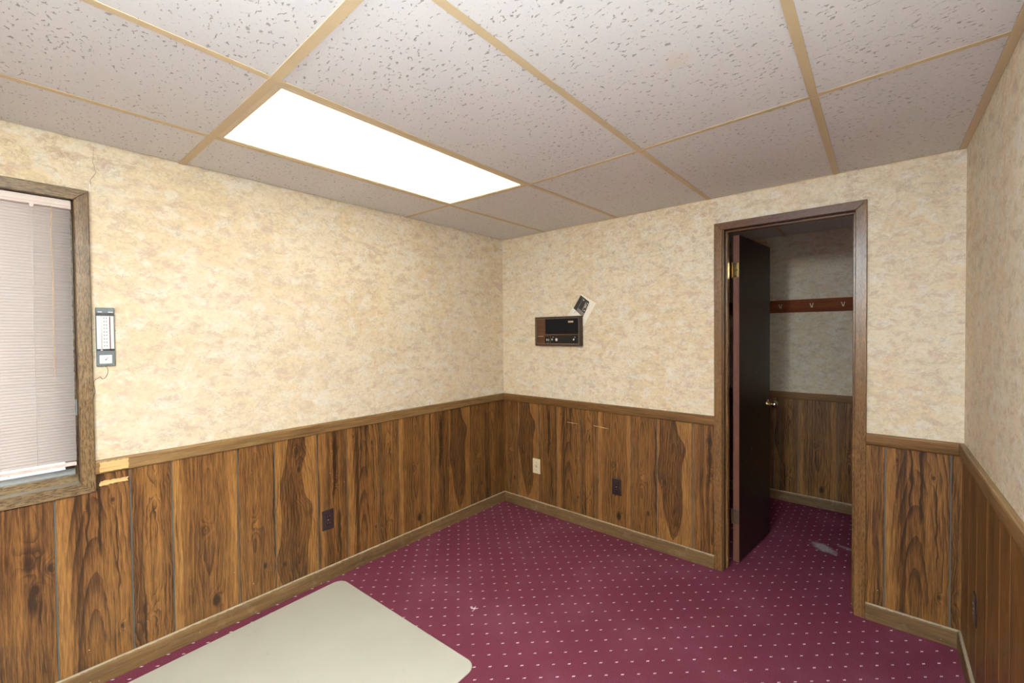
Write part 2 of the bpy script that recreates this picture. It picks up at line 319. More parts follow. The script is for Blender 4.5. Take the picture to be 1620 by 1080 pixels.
def mat_tile():
    t = NT('fissured ceiling tile'); g = t.new('ShaderNodeNewGeometry'); c = g.outputs['Position']
    oi = t.new('ShaderNodeObjectInfo'); off = t.math('MULTIPLY', oi.outputs['Random'], 40.0); p = t.sep(c)
    v = t.comb(t.math('ADD', p[0], off), t.math('ADD', p[1], off), 0)
    wv = t.mix(0.02, v, t.noise(v, 60, 2, 0.5, 0, True), 'ADD')
    fis = t.noise(t.scale(wv, (56, 112, 1), rot=(0, 0, 0.25)), 1, 1.5, 0.5)
    dens = t.noise(t.scale(v, (7, 7, 1)), 1, 2)
    f1 = t.smooth(t.math('ADD', fis, t.math('MULTIPLY', t.math('SUBTRACT', dens, 0.5), 0.10)), 0.635, 0.69)
    pin = t.smooth(t.noise(v, 210, 1), 0.70, 0.76)
    hole = t.math('MAXIMUM', f1, t.math('MULTIPLY', pin, 0.55))
    grain = t.noise(v, 420, 3, 0.7)
    col = t.mix(grain, (0.68, 0.68, 0.665), (0.79, 0.79, 0.775))
    col = t.mix(t.math('MULTIPLY', f1, 0.62), col, (0.25, 0.215, 0.18))
    col = t.mix(t.math('MULTIPLY', pin, 0.4), col, (0.25, 0.21, 0.17))
    # faint old water mark
    du = t.math('SUBTRACT', p[0], 1.98); dv = t.math('ADD', p[1], 1.464)
    d = t.math('SQRT', t.math('ADD', t.math('MULTIPLY', du, du), t.math('MULTIPLY', dv, dv)))
    d = t.math('ADD', d, t.math('MULTIPLY', t.math('SUBTRACT', t.noise(v, 30, 3), 0.5), 0.09))
    col = t.mix(t.math('MULTIPLY', t.math('SUBTRACT', 1.0, t.smooth(d, 0.01, 0.06)), 0.25), col, (0.72, 0.56, 0.34))
    t.bump(t.math('ADD', t.math('MULTIPLY', hole, -1.0), t.math('MULTIPLY', grain, 0.12)), 0.7, 0.003)
    return t.out(col, 0.85, 0.1)
M_TILE = mat_tile()

def mat_carpet():
    t = NT('burgundy pin dot carpet'); g = t.new('ShaderNodeNewGeometry'); p = t.sep(g.outputs['Position'])
    v3 = t.comb(p[0], p[1], 0.0)
    PX, PY = 0.05, 0.0457
    I = t.math('DIVIDE', t.math('SUBTRACT', p[0], 0.022), PX); J = t.math('DIVIDE', t.math('ADD', p[1], 0.275), PY)
    A = t.math('MULTIPLY', t.math('ADD', I, J), 0.5); B = t.math('MULTIPLY', t.math('SUBTRACT', I, J), 0.5)
    ra = t.math('FLOOR', t.math('ADD', A, 0.5)); rb = t.math('FLOOR', t.math('ADD', B, 0.5))
    da = t.math('SUBTRACT', A, ra); db = t.math('SUBTRACT', B, rb)
    dx = t.math('MULTIPLY', t.math('ADD', da, db), PX); dy = t.math('MULTIPLY', t.math('SUBTRACT', da, db), PY)
    wn = t.new('ShaderNodeTexWhiteNoise'); wn.noise_dimensions = '2D'; t.lk(t.comb(ra, rb, 0), wn.inputs['Vector'])
    h = t.sep(wn.outputs['Color'])
    jit = t.math('MULTIPLY', t.math('SUBTRACT', t.noise(v3, 520, 1), 0.5), 0.0042)
    def dab(ox, oy, ca, sa, lx, ly):
        x = t.math('SUBTRACT', t.math('ADD', dx, jit), ox); y = t.math('SUBTRACT', t.math('ADD', dy, jit), oy)
        a = t.math('ADD', t.math('MULTIPLY', x, ca), t.math('MULTIPLY', y, sa)); b = t.math('SUBTRACT', t.math('MULTIPLY', y, ca), t.math('MULTIPLY', x, sa))
        a = t.math('DIVIDE', a, lx); b = t.math('DIVIDE', b, ly)
        q = t.math('SQRT', t.math('ADD', t.math('MULTIPLY', a, a), t.math('MULTIPLY', b, b)))
        return t.math('SUBTRACT', 1.0, t.smooth(q, 0.65, 1.15))
    d1 = t.math('MULTIPLY', dab(-0.0022, -0.0024, 0.1, 1.0, 0.0050, 0.0023), t.math('ADD', 0.45, t.math('MULTIPLY', h[0], 0.6)))
    d2 = t.math('MULTIPLY', dab(0.0026, 0.0018, 0.1, 1.0, 0.0052, 0.0023), t.math('ADD', 0.5, t.math('MULTIPLY', h[1], 0.6)))
    dot = t.math('MINIMUM', t.math('MAXIMUM', d1, d2), 1.0)
    gr = t.math('MULTIPLY', dab(0.0068, -0.002, 0.1, 1.0, 0.004, 0.002), t.math('MULTIPLY', h[2], 0.8))
    pile = t.noise(v3, 330, 3, 0.75); blot = t.noise(v3, 2.2, 4, 0.6); sp = t.noise(v3, 900, 2)
    base = t.mix(t.smooth(pile, 0.25, 0.75), (0.078, 0.0130, 0.024), (0.272, 0.066, 0.101))
    base = t.mix(t.math('MULTIPLY', t.smooth(blot, 0.45, 0.7), 0.30), base, (0.27, 0.09, 0.13))
    base = t.mix(t.math('MULTIPLY', gr, 0.8), base, (0.035, 0.05, 0.055))
    base = t.mix(dot, base, (0.95, 0.84, 0.85))
    # spilt pale powder in the closet, two bits of fluff
    def stain(cx, cy, rx, ry, ang, amt, seed):
        ca, sa = math.cos(ang), math.sin(ang); x = t.math('SUBTRACT', p[0], cx); y = t.math('SUBTRACT', p[1], cy)
        a = t.math('DIVIDE', t.math('ADD', t.math('MULTIPLY', x, ca), t.math('MULTIPLY', y, sa)), rx)
        b = t.math('DIVIDE', t.math('SUBTRACT', t.math('MULTIPLY', y, ca), t.math('MULTIPLY', x, sa)), ry)
        q = t.math('ADD', t.math('SQRT', t.math('ADD', t.math('MULTIPLY', a, a), t.math('MULTIPLY', b, b))), t.math('MULTIPLY', t.math('SUBTRACT', t.noise(v3, seed, 4, 0.7), 0.5), 1.6))
        return t.math('MULTIPLY', t.math('SUBTRACT', 1.0, t.smooth(q, 0.45, 1.1)), amt)
    st = t.math('MAXIMUM', stain(2.155, 0.705, 0.095, 0.055, -0.75, 0.7, 30), stain(2.27, 0.79, 0.07, 0.025, -0.3, 0.3, 40))
    base = t.mix(st, base, (0.45, 0.40, 0.40))
    t.bump(t.math('ADD', pile, t.math('MULTIPLY', sp, 0.5)), 0.9, 0.004)
    return t.out(base, 1.0, 0.0)
M_CARPET = mat_carpet()

# ------------------------------------------------------------------ setting: floor, walls
DL, DR, DT = 1.732, 2.334, 2.008         # door opening (jamb faces)
CX0, CX1, CY0, CY1 = 1.12, 2.66, 0.115, 1.47   # closet
fl = MB(); fl.box((-0.14, YF-0.1, -0.06), (W+0.1, CY1+0.1, 0.0)); struct(fl.build('floor', M_CARPET))

WY1, WY0, WZ0, WZ1 = -2.545, -3.45, 0.832, 1.956   # window opening in the left wall
JT = 0.02
def wall(name, boxes):
    m = MB()
    for a, b, mi in boxes: m.box(a, b, mi)
    return struct(m.build(name, [M_WALLPAPER, M_GROOVE]))
zs = 0.885
oy1, oy0, oz0, oz1 = WY1+JT, WY0-JT, WZ0-JT, WZ1+JT
wall_left = wall('wall_left', [((-0.14, YF, 0), (0, oy0, zs), 1), ((-0.14, YF, zs), (0, oy0, 2.45), 0),
    ((-0.14, oy1, 0), (0, 0.1, zs), 1), ((-0.14, oy1, zs), (0, 0.1, 2.45), 0),
    ((-0.14, oy0, 0), (0, oy1, oz0), 1), ((-0.14, oy0, oz1), (0, oy1, 2.45), 0)])
jl, jr, jt = DL-JT, DR+JT, DT+JT
wall_back = wall('wall_back', [((0, 0, 0), (jl, CY0, zs), 1), ((0, 0, zs), (jl, CY0, 2.45), 0),
    ((jr, 0, 0), (W, CY0, zs), 1), ((jr, 0, zs), (W, CY0, 2.45), 0), ((jl, 0, jt), (jr, CY0, 2.45), 0)])
wall_right = wall('wall_right', [((W, YF, 0), (W+0.1, CY0, zs), 1), ((W, YF, zs), (W+0.1, CY0, 2.45), 0)])
wall('wall_front', [((-0.14, YF-0.1, 0), (W+0.1, YF, zs), 1), ((-0.14, YF-0.1, zs), (W+0.1, YF, 2.45), 0)])
wall_closet = wall('wall_closet_back', [((CX0, CY1, 0), (CX1, CY1+0.1, zs), 1), ((CX0, CY1, zs), (CX1, CY1+0.1, 2.45), 0)])
wall('wall_closet_left', [((CX0-0.1, CY0, 0), (CX0, CY1+0.1, zs), 1), ((CX0-0.1, CY0, zs), (CX0, CY1+0.1, 2.45), 0)])
wall('wall_closet_right', [((CX1, CY0, 0), (CX1+0.15, CY1+0.1, zs), 1), ((CX1, CY0, zs), (CX1+0.15, CY1+0.1, 2.45), 0)])

# wall panelling: each plank a part of its wall
GAP = 0.0052
_pm = {}
def plank(parent, kind, loc, rz, width, top=0.872, bot=0.006):
    key = (kind, round(width, 3), top, bot)
    if key not in _pm:
        m = MB(); m.box((GAP/2, -PT, bot), (width-GAP/2, 0.0, top), 0, 0.0012)
        o = m.build('plank', M_PLANK[kind], parent); _pm[key] = o.data
    else:
        o = bpy.data.objects.new('plank', _pm[key]); COL.objects.link(o); o.parent = parent
    o.location = loc; o.rotation_euler = (0, 0, rz); return o
# left wall, from the corner towards the camera; mesh x runs towards +y there
LG = [0.0, -0.223, -0.400, -0.620, -0.796, -1.054, -1.201, -1.420, -1.598, -1.824, -1.995, -2.255, -2.396, -2.618, -2.80, -3.03, -3.17, -3.39, -3.57, -3.79, -3.97, -4.25]
LK = 'BDEFCBAFHDCBAGEDBAFEA'
for a, b, k in zip(LG, LG[1:], LK):
    top = 0.872 if a <= -3.5 or b > -2.45 else 0.872
    if b < -2.40 and a > -3.5:
        # boards under the window stop at its casing
        plank(wall_left, k, (0, b, 0), math.pi/2, a-b, top=0.80)
        if a > -2.5:
            m = MB(); m.box((a-b-0.108, -PT, 0.80), (a-b-GAP/2, 0, 0.872)); m.build('plank', M_PLANK[k], wall_left, loc=(0, b, 0), rot=(0, 0, math.pi/2))
    else: plank(wall_left, k, (0, b, 0), math.pi/2, a-b)
BG = [0.0, 0.158, 0.371, 0.546, 0.757, 0.901, 1.155, 1.330, 1.554, 1.700]
for a, b, k in zip(BG, BG[1:], 'DEFABCDEF'): plank(wall_back, k, (a, 0, 0), 0, b-a)
for a, b, k in zip([2.36, 2.448, 2.669], [2.448, 2.669, W], 'FAB'): plank(wall_back, k, (a, 0, 0), 0, b-a)
RG = [0.0, -0.065, -0.205, -0.385, -0.575, -0.785, -0.92, -1.15, -1.32, -1.54, -1.72, -1.94, -2.08, -2.34, -2.51, -2.74, -2.92, -3.14, -3.28, -3.54, -3.71, -3.94, -4.25]
for i, (a, b) in enumerate(zip(RG, RG[1:])):
    plank(wall_right, 'BDFDFDBADFDFABCDFADCFA'[i % 22], (W, a, 0), -math.pi/2, a-b)
CG = [1.12, 1.36, 1.53, 1.75, 1.789, 1.921, 2.181, 2.357, 2.58, 2.66]
for a, b, k in zip(CG, CG[1:], 'ADFEBCDEB'): plank(wall_closet, k, (a, CY1, 0), 0, b-a)

# chair rails and baseboards
def profile_run(name, mat, p0, p1, nrm, prof, cut0=0, cut1=0):
    """extrude a wall profile [(out, z)] from p0 to p1 along the wall; cut = mitre at an inside corner"""
    d = (Vector(p1)-Vector(p0)).normalized(); n = Vector(nrm); m = MB()
    m.loft([[Vector(p0)+n*o+Vector((0, 0, z))+d*(o*cut0) for o, z in prof], [Vector(p1)+n*o+Vector((0, 0, z))-d*(o*cut1) for o, z in prof]])
    return struct(m.build(name, mat))
RP = [(0, RAIL_B), (0.013, RAIL_B), (0.0165, RAIL_B+0.004), (0.018, RAIL_B+0.012), (0.018, RAIL_T-0.008), (0.016, RAIL_T-0.002), (0.012, RAIL_T), (0, RAIL_T)]
BP = [(0, 0), (0.0125, 0), (0.0125, BASE_T-0.010), (0.0105, BASE_T-0.003), (0.007, BASE_T), (0, BASE_T)]
rail_left = profile_run('trim_1', M_RAIL_Y, (0, -2.502, 0), (0, 0, 0), (1, 0, 0), RP, 0, 1)
profile_run('trim_2', M_RAIL_X, (0, 0, 0), (1.682, 0, 0), (0, -1, 0), RP, 1, 0)
profile_run('trim_3', M_RAIL_X, (2.377, 0, 0), (W, 0, 0), (0, -1, 0), RP, 0, 1)
profile_run('trim_4', M_RAIL_Y, (W, 0, 0), (W, YF, 0), (-1, 0, 0), RP, 1, 0)
profile_run('trim_5', M_RAIL_X, (CX0, CY1, 0), (CX1, CY1, 0), (0, -1, 0), RP)
profile_run('trim_6', M_RAIL_Y, (0, YF, 0), (0, WY0-0.05, 0), (1, 0, 0), RP)
profile_run('baseboard_left', M_BASE_Y, (PT, YF, 0), (PT, 0, 0), (1, 0, 0), BP, 0, 1)
profile_run('baseboard_back', M_BASE_X, (0, -PT, 0), (1.682, -PT, 0), (0, -1, 0), BP, 1, 0)
profile_run('baseboard_back_right', M_BASE_X, (2.377, -PT, 0), (W, -PT, 0), (0, -1, 0), BP, 0, 1)
profile_run('baseboard_right', M_BASE_Y, (W-PT, 0, 0), (W-PT, YF, 0), (-1, 0, 0), BP, 1, 0)
profile_run('baseboard_closet', M_BASE_X, (CX0, CY1-PT, 0), (CX1, CY1-PT, 0), (0, -1, 0), BP)

# scraped bare patches beside the window, scratches on the back wall panelling
def patch(name, parent, mat, plane, pts, lift=0.0007):
    """thin ragged flake; plane 'x' (pts y,z at x=c) or 'y' (pts x,z at y=c)"""
    ax, c, sg = plane; m = MB()
    P = lambda a, z, l: (c+sg*l, a, z) if ax == 'x' else (a, c+sg*l, z)
    m.loft([[P(a, z, -0.0003) for a, z in pts], [P(a, z, lift) for a, z in pts]]); return m.build(name, mat, parent)
def ragged(a0, z0, a1, z1, n=12, j=0.002):
    r = random.Random(int(a0*1000)+n); L = []
    for i in range(n+1): L.append((a0+(a1-a0)*i/n, z0+r.uniform(-j, j)))
    for i in range(5): L.append((a1+r.uniform(-j, j), z0+(z1-z0)*(i+0.5)/5))
    for i in range(n+1): L.append((a1-(a1-a0)*i/n, z1+r.uniform(-j, j)))
    for i in range(5): L.append((a0+r.uniform(-j*2, j*2), z1-(z1-z0)*(i+0.5)/5))
    return L
patch('bare_patch', rail_left, M_BARE, ('x', 0.018, 1), ragged(-2.491, 0.864, -2.402, 0.9045, 14, 0.0014))
patch('bare_patch', wall_left, M_BARE, ('x', PT, 1), ragged(-2.489, 0.807, -2.403, 0.824, 14, 0.0022))
for a, b, z0, z1 in ((0.641, 0.738, 0.7475, 0.7445), (0.867, 0.912, 0.7495, 0.748), (0.905, 0.987, 0.7475, 0.743)):
    patch('scratch', wall_back, M_BARE, ('y', -PT, -1), [(a, z0-0.0012), ((a+b)/2, (z0+z1)/2-0.003), (b, z1-0.0005), (b, z1+0.0005), ((a+b)/2, (z0+z1)/2+0.0006), (a, z0+0.0012)])
# crack in the wallpaper above the window corner
M_CRACK = plain('crack in wallpaper', (0.26, 0.20, 0.13), 0.9, 0.1)
M_TORN = plain('torn paper edge', (0.86, 0.82, 0.72), 0.9, 0.1)
ck = [(-2.4955, 2.010), (-2.4935, 2.030), (-2.494, 2.048), (-2.484, 2.068), (-2.476, 2.084), (-2.4815, 2.096), (-2.481, 2.108), (-2.486, 2.125), (-2.483, 2.15), (-2.4815, 2.185)]
cw = [0.0010, 0.0011, 0.0008, 0.0010, 0.0006, 0.0005, 0.0006, 0.0004, 0.0004, 0.0003]
patch('crack', wall_left, M_CRACK, ('x', 0, 1), [(y-w, z) for (y, z), w in zip(ck, cw)] + [(y+w, z) for (y, z), w in list(zip(ck, cw))[::-1]], 0.0006)
patch('torn_edge', wall_left, M_TORN, ('x', 0, 1), [(-2.4985, 2.006), (-2.4975, 2.03), (-2.496, 2.036), (-2.4935, 2.03), (-2.494, 2.006)], 0.0012)

# ------------------------------------------------------------------ suspended ceiling (slightly sagging)
XA, XB, XC, XD = 0.4438, 1.0534, 1.6519, 2.2544
Y1 = -0.9724; Y0 = Y1-1.2192; YM = Y0-1.2192
GX = [0, XA, XB, XC, XD, W]; GY = [YF, YM, Y0, Y1, 0]
SAG = {(1, 2): .0108, (2, 2): .0273, (3, 2): .022, (4, 2): .012, (1, 3): .0068, (2, 3): .0242, (3, 3): .0191, (4, 3): .0111, (1, 1): .008, (2, 1): .012, (3, 1): .012, (4, 1): .008}
def zc(x, y):
    i = max(k for k in range(5) if GX[k] <= x+1e-6); j = max(k for k in range(4) if GY[k] <= y+1e-6)
    a = min(1, max(0, (x-GX[i])/(GX[i+1]-GX[i]))); b = min(1, max(0, (y-GY[j])/(GY[j+1]-GY[j])))
    s = lambda p, q: SAG.get((p, q), 0)
    return H-(s(i, j)*(1-a)*(1-b)+s(i+1, j)*a*(1-b)+s(i, j+1)*(1-a)*b+s(i+1, j+1)*a*b)
slab = MB(); slab.box((-0.14, YF-0.1, 2.45), (W+0.15, CY1+0.1, 2.52))
ceiling = struct(slab.build('ceiling', plain('plenum board', (0.2, 0.19, 0.18), 0.9, 0.1)))
def quadbox(m, x0, x1, y0, y1, dz0, dz1, f=zc):
    r = [(x0, y0), (x1, y0), (x1, y1), (x0, y1)]
    m.loft([[(x, y, f(x, y)+dz0) for x, y in r], [(x, y, f(x, y)+dz1) for x, y in r]]); return m
TW = 0.012
LIGHT_CELL = [(1, 2), (3, 0)]
rnd = random.Random(3)
for i in range(5):
    for j in range(4):
        if (i, j) in LIGHT_CELL: continue
        x0, x1, y0, y1 = GX[i], GX[i+1], GY[j], GY[j+1]
        e = 0.004; m = MB(); l = 0.0015+rnd.uniform(0, 0.0012)
        quadbox(m, x0+(0.010 if i == 0 else e), x1-e, y0+e, y1-(0.005 if j == 3 else e), l, 0.016+l)
        m.build('ceiling_tile', M_TILE, ceiling)
def tee(axis, c, pts, half=TW, lift=0.0):
    m = MB()
    for a, b in zip(pts, pts[1:]):
        if axis == 'x': quadbox(m, a, b, c-half, c+half, -0.0003-lift, 0.0012); quadbox(m, a, b, c-0.001, c+0.001, 0.0012, 0.035)
        else: quadbox(m, c-half, c+half, a, b, -0.0003-lift, 0.0012); quadbox(m, c-0.001, c+0.001, a, b, 0.0012, 0.035)
    return m.build('ceiling_tee', M_TEE, ceiling)
for y in (YM, Y0): tee('x', y, GX, TW+0.002, 0.0006)
tee('x', Y1, GX, TW-0.002, 0.0)
for k, x in ((1, XA), (2, XB), (3, XC), (4, XD)):
    for a, b in zip(GY, GY[1:]):
        tee('y', x, [a+(0.013 if a > YF else 0), b-(0.013 if b < 0 and b != Y1 else 0)], TW, 0.0003)
m = MB(); quadbox(m, W-0.024, W-0.001, YF, 0, -0.0012, 0.0014); m.box((W-0.0015, YF, 2.2), (W-0.0002, 0, 2.22)); m.build('wall_angle', M_TEE, ceiling)
m = MB(); quadbox(m, 0, W-0.024, -0.006, -0.0005, -0.001, 0.0014); m.build('wall_angle', M_TEE, ceiling)
# closet ceiling
zf = lambda x, y: 2.2
for x0, x1 in ((CX0, 1.22), (1.22, 1.83), (1.83, 2.44), (2.44, CX1)):
    for y0, y1 in ((CY0, 0.75), (0.75, CY1)):
        m = MB(); quadbox(m, x0+0.004, x1-0.004, y0+0.004, y1-0.004, 0.002, 0.018, zf); m.build('ceiling_tile', M_TILE, ceiling)
for x in (1.22, 1.83, 2.44):
    m = MB(); quadbox(m, x-TW, x+TW, CY0, CY1, -0.001, 0.001, zf); m.build('ceiling_tee', M_TEE, ceiling)
m = MB(); quadbox(m, CX0, CX1, 0.75-TW, 0.75+TW, -0.0005, 0.001, zf); m.build('ceiling_tee', M_TEE, ceiling)

# ------------------------------------------------------------------ fluorescent troffers
t = NT('lit acrylic diffuser'); t.out((0.9, 0.9, 0.88), 0.4)
t.b.inputs['Emission Color'].default_value = DIFFUSER_COLOR; t.b.inputs['Emission Strength'].default_value = DIFFUSER_STRENGTH; M_DIFF = t.m
M_FRAME = plain('cream enamel', (0.66, 0.55, 0.36), 0.4)
def troffer(i, j, label, fx0, fx1, fy0, fy1):
    x0, x1, y0, y1 = GX[i]+TW, GX[i+1]-TW, GY[j]+TW, GY[j+1]-TW
    cx, cy = (x0+x1)/2, (y0+y1)/2
    L = tag(empty('fluorescent_light', (cx, cy, zc(cx, cy))), label, 'ceiling light', 'fluorescent ceiling panels')
    def loc(o): o.parent = L; o.matrix_parent_inverse = Matrix.Translation((-cx, -cy, -zc(cx, cy))); return o
    m = MB(); quadbox(m, x0+fx0, x1-fx1, y0+fy0, y1-fy1, 0.004, 0.007); loc(m.build('diffuser', M_DIFF))
    m = MB()
    quadbox(m, x0-0.006, x0+fx0, y0-0.006, y1+0.006, 0.0015, 0.009); quadbox(m, x1-fx1, x1+0.006, y0-0.006, y1+0.006, 0.0015, 0.009)
    quadbox(m, x0+fx0, x1-fx1, y0-0.006, y0+fy0, 0.0015, 0.009); quadbox(m, x0+fx0, x1-fx1, y1-fy1, y1+0.006, 0.0015, 0.009)
    loc(m.build('frame', M_FRAME))
    m = MB(); quadbox(m, x0-0.004, x1+0.004, y0-0.004, y1+0.004, 0.0095, 0.10); loc(m.build('housing', M_FRAME))
    return L
troffer(1, 2, 'long lit fluorescent ceiling panel with a white diffuser, near the left wall', 0.012, 0.024, 0.022, 0.006)
if (3, 0) in LIGHT_CELL:
    troffer(3, 0, 'second fluorescent ceiling panel with a white diffuser, behind the camera', 0.012, 0.012, 0.012, 0.012)

# ------------------------------------------------------------------ door 1 (closet door)
door = struct(empty('door_1', ((DL+DR)/2, 0, 0)))
def dp(m, name, mat, parent=door, smooth=False):
    o = m.build(name, mat, None, smooth); o.parent = parent
    o.matrix_parent_inverse = Matrix.Translation((-(DL+DR)/2, 0, 0)); return o
CI0, CI1, CO0, CO1, CIT, COT = 1.726, 2.3325, 1.682, 2.3775, 2.004, 2.0465
ct = 0.018
def mitred(name, mat, poly, y0, y1, bev=0.0025):
    """poly in x,z ; front face chamfered"""
    m = MB(); n = len(poly); cx = sum(p[0] for p in poly)/n; cz = sum(p[1] for p in poly)/n
    m.loft([[(x, y0, z) for x, z in poly], [(x, y1+bev*(1 if y1 < y0 else -1), z) for x, z in poly],
            [(x+math.copysign(min(bev, abs(cx-x)), cx-x), y1, z+math.copysign(min(bev, abs(cz-z)), cz-z)) for x, z in poly]])
    return m
dp(mitred('casing', None, [(CO0, 0), (CI0, 0), (CI0, CIT), (CO0, COT)], 0, -ct), 'casing', M_CASE_Z)
dp(mitred('casing', None, [(CI1, 0), (CO1, 0), (CO1, COT), (CI1, CIT)], 0, -ct), 'casing', M_CASE_Z)
dp(mitred('casing', None, [(CO0, COT), (CI0, CIT), (CI1, CIT), (CO1, COT)], 0, -ct), 'head_casing', M_CASE_X)
m = MB(); m.box((jl, -0.002, 0), (DL, CY0+0.002, DT)); dp(m, 'jamb', M_JAMB)
m = MB(); m.box((DR, -0.002, 0), (jr, CY0+0.002, DT)); dp(m, 'jamb', M_JAMB)
m = MB(); m.box((jl, -0.002, DT), (jr, CY0+0.002, jt)); dp(m, 'jamb', M_JAMB)
m = MB(); m.box((DL, 0.035, 0.004), (DL+0.012, 0.072, DT-0.012), 0, 0.002); dp(m, 'door_stop', M_CASE_Z)
m = MB(); m.box((DR-0.012, 0.035, 0.004), (DR, 0.072, DT-0.012), 0, 0.002); dp(m, 'door_stop', M_CASE_Z)
m = MB(); m.box((DL, 0.035, DT-0.012), (DR, 0.072, DT), 0, 0.002); dp(m, 'door_stop', M_CASE_X)
# leaf: hinge corner at origin, thickness along +x, length along +y
M_BRASS = plain('polished brass', (0.78, 0.56, 0.22), 0.22, 0.5, 1.0, 0.06)
M_OLDBRASS = plain('painted over brass', (0.10, 0.06, 0.035), 0.5, 0.4, 0.3)
M_KNOB = plain('worn brass knob', (0.72, 0.61, 0.42), 0.16, 0.5, 1.0, 0.05)
M_SCREWHOLE = plain('dark screw recess', (0.02, 0.017, 0.012), 0.6)
leaf_m = MB(); LT, LL = 0.036, 0.578
leaf_m.box((0.0, 0.002, 0.012), (LT, LL, 1.993), 0, 0.0012); 
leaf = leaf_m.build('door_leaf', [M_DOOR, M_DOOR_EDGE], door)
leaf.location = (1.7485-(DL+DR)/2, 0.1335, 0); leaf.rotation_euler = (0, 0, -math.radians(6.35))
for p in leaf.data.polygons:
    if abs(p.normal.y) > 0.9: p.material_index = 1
for z0, z1, mt in ((1.739, 1.829, M_BRASS), (0.243, 0.331, M_OLDBRASS)):
    m = MB(); m.box((0.002, 0.0005, z0), (LT-0.003, 0.0028, z1), 0, 0.0004)
    h = m.build('hinge', mt, leaf)
    if mt is M_BRASS: h['label'] = 'bright brass hinge plate'
    m = MB()
    for k in range(3):
        a = z0+(z1-z0)*k/3+0.0006; b = z0+(z1-z0)*(k+1)/3-0.0006
        m.lathe([(0.0, a), (0.0048, a), (0.0048, b), (0.0, b)], (-0.004, -0.003, 0), (0, 0, 1), 10)
    m.lathe([(0.0, z1), (0.004, z1), (0.004, z1+0.003), (0, z1+0.004)], (-0.004, -0.003, 0), (0, 0, 1), 10)
    m.build('hinge_barrel', mt, leaf)
    for q, zz in enumerate((z0+0.009, (z0+z1)/2, z1-0.009)):
        m = MB(); m.lathe([(0.0, 0), (0.0036, 0), (0.0036, 0.0007), (0.0, 0.0007)], (0.014 if q != 1 else 0.023, 0.0006, zz), (0, -1, 0), 10); m.build('screw', M_SCREWHOLE, leaf)
for sx, x0 in ((1, LT), (-1, 0.0)):
    m = MB(); m.lathe([(0.0, 0), (0.031, 0), (0.031, 0.003), (0.024, 0.007), (0.014, 0.009), (0.0, 0.009)], (x0, 0.522, 0.918), (sx, 0, 0), 24); m.build('knob_rose', M_KNOB, leaf, True)
    m = MB(); m.lathe([(0.0, 0.008), (0.010, 0.008), (0.010, 0.024), (0.015, 0.030), (0.0235, 0.036), (0.0255, 0.046), (0.0235, 0.056), (0.016, 0.061), (0.0, 0.062)], (x0, 0.522, 0.918), (sx, 0, 0), 24); m.build('knob', M_KNOB, leaf, True)
M_CHIP = plain('white paint chip', (0.7, 0.68, 0.63), 0.8)
for yy, zz, h_ in ((0.22, 0.66, 0.008), (0.12, 0.60, 0.006), (0.3, 1.15, 0.004)):
    m = MB(); m.box((LT-0.0002, yy, zz), (LT+0.0003, yy+0.003, zz+h_)); m.build('paint_chip', M_CHIP, leaf)

# ------------------------------------------------------------------ window 1 with its mini blind
win = struct(empty('window_1', (0, (WY0+WY1)/2, WZ0)))
def wp(m, name, mat, smooth=False):
    o = m.build(name, mat, None, smooth); o.parent = win; o.matrix_parent_inverse = Matrix.Translation((0, -(WY0+WY1)/2, -WZ0)); return o
def wmit(poly):
    m = MB(); n = len(poly); cy = sum(p[0] for p in poly)/n; cz = sum(p[1] for p in poly)/n; b = 0.0025
    m.loft([[(0, y, z) for y, z in poly], [(ct-b, y, z) for y, z in poly],
            [(ct, y+math.copysign(min(b, abs(cy-y)), cy-y), z+math.copysign(min(b, abs(cz-z)), cz-z)) for y, z in poly]]); return m
WO1, WO0, WOB, WOT = -2.502, -3.493, 0.789, 1.999
wp(wmit([(WY1, WZ0), (WO1, WOB), (WO1, WOT), (WY1, WZ1)]), 'casing', M_WCASE_Z)
wp(wmit([(WO0, WOB), (WY0, WZ0), (WY0, WZ1), (WO0, WOT)]), 'casing', M_WCASE_Z)
wp(wmit([(WO0, WOT), (WY0, WZ1), (WY1, WZ1), (WO1, WOT)]), 'head_casing', M_WCASE_Y)
wp(wmit([(WO0, WOB), (WO1, WOB), (WY1, WZ0), (WY0, WZ0)]), 'apron_casing', M_WCASE_Y)
M_GREYWOOD = mat_oak('weathered grey sill', 1, (0.155, 0.125, 0.098), (0.32, 0.275, 0.225), 0.5, 0.3, 21)
M_ALU = plain('grey aluminium', (0.33, 0.35, 0.36), 0.4, 0.5, 0.3)
M_ALUD = plain('dark gasket', (0.03, 0.032, 0.034), 0.6)
m = MB(); m.box((-0.14, WY1, oz0), (-0.001, oy1, oz1)); wp(m, 'jamb', M_JAMB)
m = MB(); m.box((-0.14, oy0, oz0), (-0.001, WY0, oz1)); wp(m, 'jamb', M_JAMB)
m = MB(); m.box((-0.14, WY0, WZ1), (-0.001, WY1, oz1)); wp(m, 'jamb', M_JAMB)
m = MB(); m.box((-0.035, WY0, oz0), (-0.001, WY1, WZ0), 0); wp(m, 'sill', M_GREYWOOD)
m = MB(); m.box((-0.062, WY0, oz0), (-0.036, WY1, WZ0+0.029), 0, 0.002); wp(m, 'sill_stop', M_WCASE_Y)
m = MB(); m.box((-0.062, WY1-0.010, WZ0+0.029), (-0.040, WY1, WZ1), 0, 0.002); wp(m, 'side_stop', M_WCASE_Z)
m = MB(); m.box((-0.062, WY0, WZ0+0.029), (-0.040, WY0+0.010, WZ1), 0, 0.002); wp(m, 'side_stop', M_WCASE_Z)
m = MB(); m.box((-0.10, WY0, WZ0-0.005), (-0.062, WY1, WZ0+0.051), 0, 0.002); wp(m, 'sash_rail', M_ALU)
